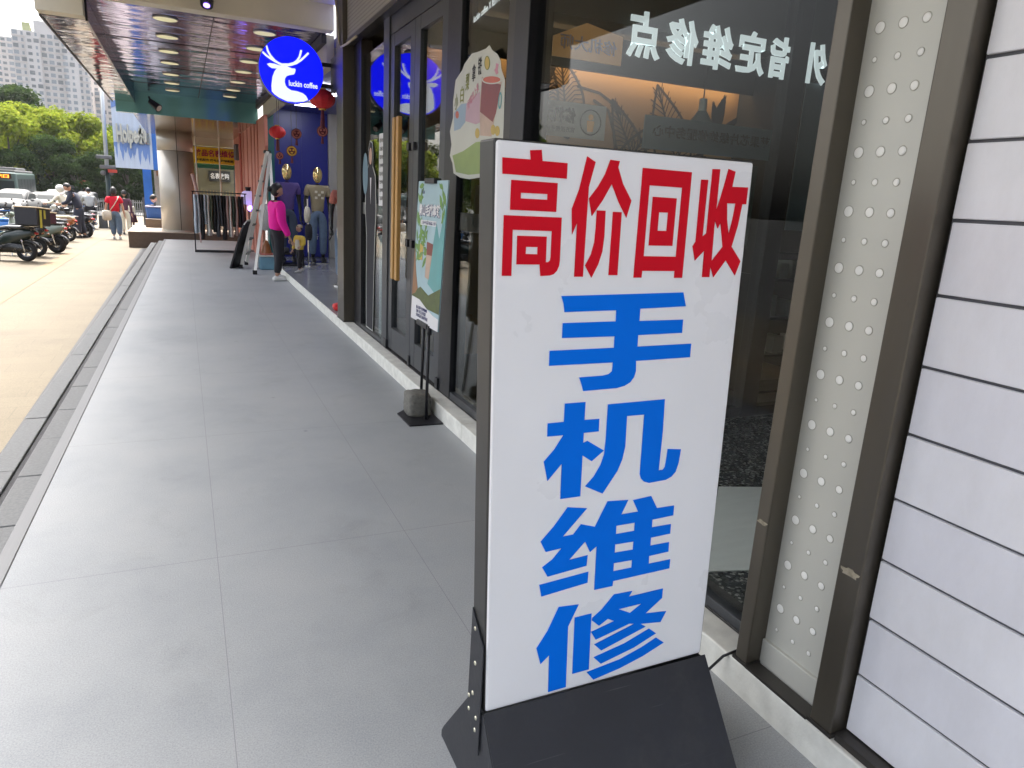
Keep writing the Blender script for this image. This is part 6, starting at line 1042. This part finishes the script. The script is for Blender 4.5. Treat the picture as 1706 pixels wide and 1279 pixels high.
    if box:
        w, l, h, m1, m2 = box; q = MB(False); q.box(-w/2, w/2, -.80-l/2, -.80+l/2, .85, .85+h); q.bevel(.02, 2); q.build('delivery_box', M[m1], E)
        q = MB(False); q.box(-w/2-.012, w/2+.012, -.80-l/2-.012, -.80+l/2+.012, .851+h, .88+h); q.bevel(.012, 2); q.build('box_lid', M[m2], E)
    if windscreen:
        q = MB(False); q.loft([((0, .50, 1.0), .20, .02), ((0, .52, 1.2), .22, .2), ((0, .55, 1.22), .20, .18)], 14, 3); q.build('windscreen', M['lens'], E, True)
    return E
sc = []
A_h = R(72)
sc.append(scooter('dark green delivery scooter with a big black rear box, nearest at the left', (-3.5, 17.64, zp(17.6)), A_h, 'scgreen', (.60, .50, .40, 'boxbag', 'tan_lid')))
e = sc[0]; q = MB(False); q.box(-.20, -.12, -1.065, -1.056, .80, 1.22); q.box(-.02, .05, -1.065, -1.056, 1.02, 1.22); q.build('yellow_strap', M['yellowtape'], e)
sc.append(scooter('black scooter with a brown lidded box behind the delivery scooter', (-3.5, 18.85, zp(18.8)), A_h, 'scblack', (.46, .42, .26, 'plumcloth', 'tan_lid')))
sc.append(scooter('pale mint scooter with fat rear tyre, third in the row', (-3.26, 19.8, zp(19.8)), A_h, 'scmint', None, 'scblack', 1.35))
sc.append(scooter('orange brown scooter with small wheels, fourth in the row', (-3.51, 23.83, zp(23.8)), A_h, 'scorange', None, 'cream'))
sc.append(scooter('black motorcycle with a pink plate right behind the leaning man', (-3.2, 26.2, zp(26.2)), R(52), 'scblack', None, 'scblack', 1.3, 'pinkplate'))
sc.append(scooter('bright blue scooter with windscreen behind the delivery box', (-4.35, 21.0, zp(21)), R(60), 'scblue', None, 'scblue', 1, 'plate', R(5), None, True))
sc.append(scooter('cream scooter parked behind the brown lidded box', (-4.1, 22.5, zp(22.5)), R(65), 'cream'))
sc.append(scooter('white scooter in the second row near the road', (-4.3, 26.3, zp(26.3)), R(70), 'scwhite'))
sc.append(scooter('dark scooter half cut by the left edge before the delivery scooter', (-4.35, 17.3, zp(17.3)), A_h, 'scblack'))
sc.append(scooter('dark scooter between the delivery scooter and the blue one', (-4.75, 18.9, zp(18.9)), A_h, 'scgreen'))
sc.append(scooter('black scooter in the middle of the row before the orange one', (-3.42, 21.6, zp(21.6)), A_h, 'scblack', None, 'scblack', 1.15))
for i, (x, y) in enumerate([(-3.9, 13.6), (-3.8, 12.2), (-3.9, 10.7), (-3.8, 9.2)]):
    copy_tree(sc[[1, 2, 3, 4][i]], (x, y, zp(y)), A_h, '%s scooter reflected in the shop glass, off the left edge' % ['Brown boxed', 'Mint', 'Orange brown', 'Plain black'][i])
sc.append(scooter('dark scooter with its grey jacketed rider beyond the motorcycle', (-3.3, 32.4, zp(32.4)), R(8), 'scblack'))
person('rider in a pale grey jacket seated on a scooter by the road', (-3.3, 32.25, zp(32.2)), 1.6, R(8), SITR, top='greycloth', bottom='blackcloth', shoe='black', fat=1.2)
person('scooter rider with a white helmet beside the leaning man', (-3.62, 28.0, zp(28)), 1.6, R(60), SITR, top='creamcloth', bottom='blackcloth', shoe='black', fat=1.15, hairstyle='cap')
o = [o for o in COL.objects if o.get('label', '').startswith('scooter rider')][0]
q = MB(False); q.ell((0, .06, 1.45), (.125, .14, .125), 18, 12); q.build('helmet', M['scwhite'], o, True)
sc.append(scooter('white scooter under the white helmeted rider', (-3.62, 28.15, zp(28)), R(60), 'scwhite'))

# ================================================================ VEHICLES
def car(label, loc, rz, m='carwhite', van=False, name='car', s=1.0):
    E = empty(name, loc, label, 'van' if van else 'car', 'cars queuing on the road', rz); hh = 1.0 if not van else 1.25
    q = MB(False); q.loft([((0, 2.25, .58), .70, .18), ((0, 2.1, .62), .86, .30), ((0, 1.1, .70), .90, .38), ((0, -1.2, .72), .90, .40), ((0, -2.05, .72), .88, .38), ((0, -2.25, .66), .76, .26)], 20, 4); q.build('body', M[m], E, True)
    q = MB(False)
    if van: q.loft([((0, 1.55, .98), .80, .10), ((0, .95, 1.35), .78, .42), ((0, .2, 1.46), .78, .48), ((0, -1.9, 1.44), .78, .46), ((0, -2.2, 1.25), .76, .30)], 20, 4.5)
    else: q.loft([((0, 1.05, .98), .74, .08), ((0, .35, 1.22), .70, .27), ((0, -.5, 1.28), .70, .28), ((0, -1.4, 1.2), .68, .22), ((0, -1.95, 1.0), .70, .08)], 20, 4)
    q.build('cabin', M[m], E, True)
    t = 1.78 if van else 1.42; q = MB(False)
    if van: q.prism([(-.70, 1.05), (.70, 1.05), (.60, t-.02), (-.60, t-.02)], (0, 1.58, 0), Vector((-1, 0, 0)), Vector((0, -.32, .95)).normalized(), .02)
    else: q.prism([(-.66, 0), (.66, 0), (.54, .50), (-.54, .50)], (0, 1.12, 1.0), Vector((-1, 0, 0)), Vector((0, -.74, .67)).normalized(), .02)
    q.build('windscreen', M['carglass'], E)
    for sx in (-1, 1):
        q = MB(False); q.prism([(.75, 1.02), (-1.5, 1.02), (-1.25, t-.10), (.25, t-.10)] if not van else [(1.15, 1.08), (-1.9, 1.08), (-1.9, t-.02), (.72, t-.02)], (sx*(.735 if not van else .80), 0, 0), Y_, Z_, .015 if sx < 0 else -.015); q.build('side_window', M['carglass'], E)
        q = MB(False); q.ell((sx*.62, 2.17, .72), (.17, .07, .08)); q.build('headlight', M['lens'], E, True)
        q = MB(False); q.ell((sx*.66, -2.19, .80), (.15, .06, .09)); q.build('tail_light', M['redlens'], E, True)
        q = MB(False); q.ell((sx*.99, .75, 1.02), (.10, .06, .07)); q.build('wing_mirror', M[m], E, True)
        for y in (1.38, -1.38):
            q = MB(False); q.torus((sx*.80, y, .32), .235, .085, 'X', 26, 10); w = q.build('wheel', M['tyre'], E, True); q = MB(False); q.tube([(sx*.80-.05, y, .32), (sx*.80+.05, y, .32)], .19, 18); q.build('rim', M['rimm'], w)
    q = MB(False); q.box(-.55, .55, 2.19, 2.27, .56, .68); q.bevel(.02); q.build('grille', M['black'], E); q = MB(False); q.box(-.22, .22, 2.262, 2.28, .44, .55); q.build('number_plate', M['scblue'], E)
    return E
def vz(y): return zr(y)
car('white saloon car at the left edge behind the blue scooter', (-8.5, 48, vz(48)), R(178)); car('white saloon car in the middle of the queue on the road', (-9.9, 66, vz(66)), R(177)); car('white van behind the scooters and the leaning man', (-10.75, 80, vz(80)), R(180), 'carwhite', True)
car('silver van nearest the trees beside the red truck', (-9.2, 88, vz(88)), R(178), 'carsilver', True); car('silver saloon car just in front of the white van', (-8.2, 58, vz(58)), R(177), 'carsilver'); car('cream taxi far back in the queue on the road', (-13.2, 92, vz(92)), R(178), 'cream')
BU = empty('city_bus', (-12.5, 69, zr(69)), 'dark teal city bus with an amber destination display', 'bus', None, R(183))
q = MB(False); q.box(-1.25, 1.25, -5.6, 5.6, .35, 2.95); q.bevel(.14, 3); q.build('body', M['busgreen'], BU)
q = MB(False); q.box(-1.15, 1.15, -5.3, 5.3, 2.96, 3.12); q.box(-.9, .9, -3, 2.5, 3.12, 3.32); q.bevel(.05); q.build('roof', M['carwhite'], BU)
q = MB(False); q.box(-1.08, 1.08, 5.59, 5.62, 1.1, 2.35); q.build('windscreen', M['carglass'], BU)
q = MB(False); q.box(-.95, .95, 5.6, 5.63, 2.5, 2.86); q.build('destination_panel', M['dim'], BU); text('destination_lettering', '381 蛇口', 1.6, .26, (0, 5.64, 2.68), Vector((-1, 0, 0)), Z_, M['led'], BU, False, .03, .004, world=False)
for sx in (-1, 1):
    for i in range(6):
        q = MB(False); q.box(sx*1.25-.012, sx*1.25+.012, -5.1+1.7*i, -3.6+1.7*i, 1.35, 2.5); q.build('side_window', M['carglass'], BU)
    for y in (-3.4, 3.2):
        q = MB(False); q.torus((sx*1.12, y, .5), .36, .13, 'X', 26, 10); q.build('wheel', M['tyre'], BU, True)
    q = MB(False); q.ell((sx*.95, 5.6, .8), (.16, .05, .10)); q.build('headlight', M['lens'], BU, True)
TR = empty('red_truck', (-11.2, 96, zr(96)), 'red box truck seen above the cars before the trees', 'truck', None, R(180))
q = MB(False); q.box(-1.25, 1.25, -3.4, 1.4, .9, 3.05); q.bevel(.04); q.build('cargo_box', M['redpaint'], TR); q = MB(False); q.box(-1.1, 1.1, 1.5, 3.2, .5, 2.5); q.bevel(.14, 3); q.build('cab', M['carwhite'], TR)
q = MB(False); q.prism([(-.35, .0), (.1, -.25), (.55, .2), (.2, .35), (-.1, .3)], (.1, 1.405, 2.75), Vector((-1, 0, 0)), Z_, .01); q.build('cargo_mark', M['salmon'], TR)
q = MB(False); q.box(-.95, .95, 3.19, 3.22, 1.4, 2.25); q.build('windscreen', M['carglass'], TR)
for sx in (-1, 1):
    for y in (-2.4, 2.2): q = MB(False); q.torus((sx*1.05, y, .45), .32, .13, 'X', 24, 10); q.build('wheel', M['tyre'], TR, True)
# railing
RL = empty('road_railing', (-4, 59, zr(59)), 'low white metal railing across the far end of the pavement', 'fence')
q = MB(); 
for z in (.2, 1.1): q.bar((-7.4, 60, zr(60)+z), (-1.2, 58, zr(58)+z), .06)
q.build('rail', M['railing'], RL); q = MB()
for i in range(46): t = i/45; q.bar((-7.4+6.2*t, 60-2*t, zr(60)), (-7.4+6.2*t, 60-2*t, zr(59)+1.28), .045 if i % 6 else .09)
o = q.build('baluster', M['railing'], RL); o['kind'] = 'stuff'
# bollards / boxes beyond the red woman
for i, (x, y) in enumerate([(-2.95, 33), (-2.58, 33.2)]):
    e = empty('stone_bollard', (x, y, zp(y)), 'grey stone bollard behind the motorcycle, %s one' % ['left', 'right'][i], 'bollard', 'grey stone bollards'); q = MB(); q.tube([(x, y, zp(y)), (x, y, zp(y)+.50), (x, y, zp(y)+.56)], [.16, .15, .10], 18); q.build('block', M['granite'], e); q = MB(); q.tube([(x, y, zp(y)), (x, y, zp(y)+.06)], .18, 18); q.build('foot', M['granite'], e)
BC = empty('blue_crate', (-.75, 24.6, .42), 'blue plastic crate on the brown step behind the pillar', 'crate')
q = MB(); q.box(-1.02, -.5, 24.35, 24.75, .422, .74); q.bevel(.02); q.build('crate_body', M['cratebl'], BC); q = MB(); q.box(-1.05, -.47, 24.32, 24.78, .741, .78); q.bevel(.01); q.build('crate_rim', mat('pale_violet', (.36, .36, .5), .5, 0, .05), BC)

# billboard building
HB = empty('billboard_building', (-.8, 32, -.5), 'blue and pale painted billboard building with raised grey letters', 'building')
q = MB(); q.box(-2.14, -.92, 30.0, 30.12, 1.92, 4.45); q.build('billboard_face', M['billpale'], HB)
random.seed(21); q = MB()
for i in range(46):
    x = random.uniform(-2.1, -.98); w = random.uniform(.015, .06); z1 = random.choice([2.85, 2.8, 2.75]) if i < 30 else 4.44; L = random.uniform(.15, .75)
    q.prism([(-w, 0), (w, 0), (w*.9, -L*.6), (0, -L), (-w*.9, -L*.6)], (x, 29.996-.0003*i, z1), X_, Z_, .001)
q.build('paint_drip', M['billblue'], HB)['kind'] = 'stuff'
q = MB(); q.prism([(0, 0), (1.2, 0), (1.2, -.35), (1.0, -.30), (.8, -.5), (.6, -.33), (.4, -.6), (.2, -.4), (0, -.5)], (-2.13, 29.975, 4.44), X_, Z_, .001); q.build('paint_band', M['billblue'], HB)
text('billboard_letter', 'Holped', .80, .82, (-1.63, 29.94, 3.02), X_, Z_, M['letter'], HB, False, .045, .05); text('billboard_letter', '国眼', .36, .55, (-1.14, 29.94, 3.05), X_, Z_, M['letter'], HB, False, .045, .05)
q = MB(); q.box(-.915, -.55, 30.0, 36, 1.92, 4.6); q.build('blue_return', M['blueside'], HB); q = MB(); q.box(-1.30, -1.02, 30.3, 30.5, -.5, 1.918); q.build('blue_pillar', M['blueside'], HB)
q = MB(); q.box(-.90, 2, 31.5, 38, -.6, 4.4); q.build('body_wall', M['dark'], HB); q = MB(); q.box(-.95, -.55, 30.9, 31.1, -.5, 1.9); q.build('timber_post', M['tan_lid'], HB); q = MB(); q.box(-.85, 1.0, 30.2, 31.3, 1.72, 1.91); q.build('timber_lintel', M['trunkbrown'], HB)
q = MB(); q.box(-.60, .6, 31.42, 31.48, .9, 1.6); q.build('shop_window', M['paper'], HB)
q = MB(); q.box(-1.5, -.95, 33, 33.1, -.5, .85); q.bevel(.01); tag(q.build('white_hoarding', M['carwhite']), 'white low hoarding board below the billboard', 'hoarding')
# street pole with cameras
SP = empty('street_pole', (-2.62, 33, zp(33)), 'tall pale street pole carrying cameras and small signs', 'pole')
q = MB(); q.tube([(-2.66, 33, 1.9), (-2.60, 33, 5.6)], [.075, .06], 14); q.build('shaft', M['pole'], SP, True); q = MB(); q.tube([(-2.68, 33, zp(33)), (-2.66, 33, 1.9)], .085, 14); q.build('lower_shaft', M['poledark'], SP, True)
for z, x0, x1 in ((2.25, -3.0, -2.45), (1.88, -2.9, -2.35)):
    q = MB(); q.box(x0, x1, 32.8, 33.0, z, z+.14); q.bevel(.03); q.build('camera_housing', M['carwhite'], SP)
q = MB(); q.box(-2.62, -2.3, 32.78, 32.82, 1.75, 1.87); q.build('red_sign', M['redpaint'], SP); q = MB(); q.ell((-2.8, 32.9, 1.72), (.10, .10, .10)); q.ell((-2.5, 32.9, 1.72), (.08, .08, .08)); q.build('dome_camera', M['carwhite'], SP, True)

# ================================================================ TREES
def tree_mesh(seed, H, Rr, nl, base=.22):
    rnd = random.Random(seed); q = MB(False); cl = []
    for i in range(34):
        t = rnd.random(); zz = base+(1-base)*(t**.75); env = math.sin(math.pi*min(.97, (zz-base*.55)/(1.02-base*.55)))**.55; a = rnd.uniform(0, 6.283); r = Rr*env*rnd.uniform(.3, .95); cl.append((Vector((r*math.cos(a), r*math.sin(a), zz*H)), rnd.uniform(.16, .30)*Rr))
    for i in range(nl):
        c, rr = cl[rnd.randrange(len(cl))]; d = Vector((rnd.gauss(0, 1), rnd.gauss(0, 1), rnd.gauss(0, .8))).normalized()
        p = c+d*rr*(rnd.random()**.35)*1.15; n = (d*.7+Vector((rnd.gauss(0, .5), rnd.gauss(0, .5), rnd.gauss(.5, .5)))).normalized(); u = n.orthogonal().normalized(); u.rotate(Matrix.Rotation(rnd.uniform(0, 6.28), 3, n)); v = n.cross(u); L = rnd.uniform(.16, .30)*H/9; w = L*rnd.uniform(.4, .6)
        q.face([p-u*L, p-v*w+n*.02, p+u*L, p+v*w+n*.02])
    me = bpy.data.meshes.new('crown'); q.b.to_mesh(me); q.b.free(); tq = MB(False); tq.tube([(0, 0, -.2), (.05, 0, .25*H), (0, .08, .5*H), (.05, .02, .8*H)], [.03*H, .022*H, .016*H, .005*H], 10)
    for c, rr in cl[:9]: tq.tube([(.03, .02, c.z*.55), tuple(c*.6+Vector((0, 0, c.z*.3))), tuple(c)], [.012*H, .007*H, .003*H], 6)
    tm = bpy.data.meshes.new('trunk'); bmesh.ops.recalc_face_normals(tq.b, faces=tq.b.faces); tq.b.to_mesh(tm); tq.b.free(); return me, tm
TM = [tree_mesh(1, 9, 4.2, 9000, .16), tree_mesh(2, 10, 4.6, 9000, .18), tree_mesh(3, 8.5, 3.8, 8000, .2)]
def tree(x, y, s, k, lm, label, group='street trees beyond the road', rz=0):
    E = empty('street_tree', (x, y, zr(y)), label, 'tree', group, rz); E.scale = (s, s, s)
    c = link('crown', TM[k][0].copy(), M[lm], E); t = link('trunk', TM[k][1].copy(), M['bark'], E); return E
TT = [(-16.98, 96.0, 1.067, 0, 'leafA', 'bright green tree at the left edge of the photo behind the bus'),
 (-16.47, 105.0, 1.059, 1, 'leafA', 'bright green tree just right of the left edge tree'),
 (-13.78, 99.0, 1.129, 2, 'leafA', 'rounded bright green tree behind the white cars'),
 (-13.58, 111.0, 1.216, 0, 'leafA', 'tall bright green tree in the middle of the tree row'),
 (-11.0, 102.0, 0.996, 1, 'leafA', 'bright green tree above the red truck'),
 (-10.38, 111.0, 1.147, 2, 'leafB', 'mid green tree just left of the street pole'),
 (-8.7, 108.0, 1.005, 0, 'leafB', 'mid green tree behind the street pole'),
 (-7.6, 114.0, 0.884, 1, 'leafB', 'mid green tree left of the billboard'),
 (-5.48, 117.0, 0.871, 2, 'leafC', 'dark green tree partly behind the billboard'),
 (-18.8, 129.0, 1.328, 0, 'leafB', 'mid green tree in the second row at left'),
 (-23.08, 138.0, 1.529, 1, 'leafC', 'tallest dark green tree at the far left'),
 (-26.63, 141.0, 1.731, 2, 'leafC', 'dark green tree at the far left edge of the back row'),
 (-15.5, 132.0, 1.237, 0, 'leafC', 'dark tree in the back row behind the truck'),
 (-11.87, 135.0, 1.048, 1, 'leafC', 'dark tree in the back row left of the pole')]
for i, (x, y, s, k, lm, lb) in enumerate(TT): tree(x, y, s, k, lm, lb, rz=i*1.3)
# darker trees standing lower in front

for i, (x, y, lb) in enumerate([(-15.5, 58, 'roadside tree far along the road, seen in the door glass'), (-16.5, 49, 'roadside tree nearest along the road, seen in the door glass')]): tree(x, y, 1.0, i % 3, ['leafA', 'leafB'][i % 2], lb, 'roadside trees across the road', i*2.1)
for i, (px_, X) in enumerate([(8, -15.6), (42, -12.7), (80, -10.4), (120, -8.0), (160, -5.6), (205, -3.2)]):
    tree(X, 93+i % 2, [.66, .70, .62, .66, .60, .56][i], i % 3, 'leafC', ['dark low tree behind the bus', 'dark low tree just right of the bus', 'dark low tree left of the red truck', 'dark low tree right of the red truck', 'dark low tree behind the street pole', 'dark low tree below the billboard'][i], 'low trees coloured dark as shaded foliage before the bright ones', i*1.7)  # row added low; its dark leaf colour paints the shade under the crowns
HG = MB(False); rnd = random.Random(9)
for i in range(9000):
    x = rnd.uniform(-32, 2); p = Vector((x, 99+rnd.uniform(-1.5, 1.5), rnd.uniform(0, 4.4))); n = Vector((rnd.gauss(0, 1), rnd.gauss(-.8, .6), rnd.gauss(.4, .6))).normalized(); u = n.orthogonal().normalized(); v = n.cross(u); L = rnd.uniform(.25, .5); HG.face([p-u*L, p-v*L*.5, p+u*L, p+v*L*.5])
o = HG.build('hedge_foliage', M['leafC']); o['kind'] = 'stuff'; o.location.z = -1.9; tag(o, 'dark undergrowth below the street trees', 'undergrowth')

# ================================================================ TOWERS
def tower(label, x, y, w, d, h, rz, wm, floors, colsn, crown=None, bays=()):
    E = empty('apartment_tower', (x, y, -1.9), label, 'tower', 'pale apartment towers far beyond the trees', rz)
    q = MB(False); q.box(-w/2, w/2, -d/2, d/2, 0, h)
    for bx, bw in bays: q.box(bx-bw/2, bx+bw/2, -d/2-1.2, -d/2, 0, h-2)
    q.build('wall', M[wm], E); fh = h/floors; cw = w/colsn; n = 0; rest = MB(False)
    WM = []
    for fr, hz0, mk in ((.36, .58, 'towerglass'), (.17, .50, 'towerglass'), (.30, .46, 'towerdark'), (.38, .62, 'towerdark')):
        win = MB(False); win.box(-cw*fr, cw*fr, -.06, .12, 0, fh*hz0); wme = bpy.data.meshes.new('window'); bmesh.ops.recalc_face_normals(win.b, faces=win.b.faces); win.b.to_mesh(wme); win.b.free(); wme.materials.append(M[mk]); WM.append(wme)
    sl = MB(False)
    for f in range(floors): sl.box(-w/2-.25, w/2+.25, -d/2-.3, -d/2, f*fh+.05, f*fh+.35)
    sl.build('floor_band', M['concrete2'], E)
    for f in range(floors-1, 0, -1):
        for c in range(colsn):
            x0 = -w/2+cw*(c+.5); inb = any(abs(x0-bx) < bw/2 for bx, bw in bays); yy = -d/2-(1.25 if inb else .05)
            if n < 96:
                o = bpy.data.objects.new('window', WM[(c*7+c//3) % 3 if (f*5+c*3) % 7 else 3])
                COL.objects.link(o); o.parent = E; o.location = (x0, yy, f*fh+fh*.25); n += 1
            else: rest.box(x0-cw*.3, x0+cw*.3, yy-.06, yy+.12, f*fh+fh*.25, f*fh+fh*.8)
    if len(rest.b.faces): o = rest.build('far_window', M['towerglass'], E); o['kind'] = 'stuff'
    if crown:
        for (cx, cw2, cz, m) in crown: q = MB(False); q.box(cx-cw2/2, cx+cw2/2, -d/2+.5, d/2-.5, h+.01, h+cz); q.build('roof_block', M[m], E)
    for sx in (-1, 1):
        q = MB(False); 
        for f in range(1, floors): q.box(sx*w/2-.05, sx*w/2+.05, -d/2+1.5, -d/2+4, f*fh+fh*.25, f*fh+fh*.8)
        o = q.build('side_window', M['towerglass'], E); o['kind'] = 'stuff'
tower('broad pale apartment tower rising highest over the trees', -54, 430, 30, 20, 68, R(6), 'concrete', 24, 11, [(3, 18, 5, 'concrete'), (-9, 3, 3.5, 'yellowgreen')], ((-7, 5.5), (8, 5.5)))
tower('grey apartment tower at the far left edge', -93, 500, 24, 18, 75, R(10), 'concrete', 25, 8, [(0, 12, 6, 'concrete')])
tower('warm pale apartment tower partly behind the canopy edge', -41, 470, 21, 18, 72, R(4), 'concrete2', 24, 8, [(0, 8, 5, 'concrete2')], ((0, 6),))
tower('lowest pale tower right of the street pole', -29, 440, 18, 16, 46, R(2), 'concrete2', 16, 7)
bpy.context.view_layer.update()
# ---------------------------------------------------------------- hazy air over the street
q = MB(); q.box(-190, 130, -24, 560, -3.2, 88); hz_o = q.build('haze', None); hz_o.data.materials.clear()
hm = bpy.data.materials.new('haze_air'); hm.use_nodes = True; hn = hm.node_tree.nodes; hn.remove(hn['Principled BSDF'])
pv = hn.new('ShaderNodeVolumePrincipled'); pv.inputs['Density'].default_value = .00014; pv.inputs['Color'].default_value = (.93, .95, .97, 1); pv.inputs['Anisotropy'].default_value = .2
hm.node_tree.links.new(pv.outputs[0], hn['Material Output'].inputs['Volume']); hz_o.data.materials.append(hm); hz_o['kind'] = 'stuff'
hz_o['label'] = 'thin pale summer haze hanging over the street'
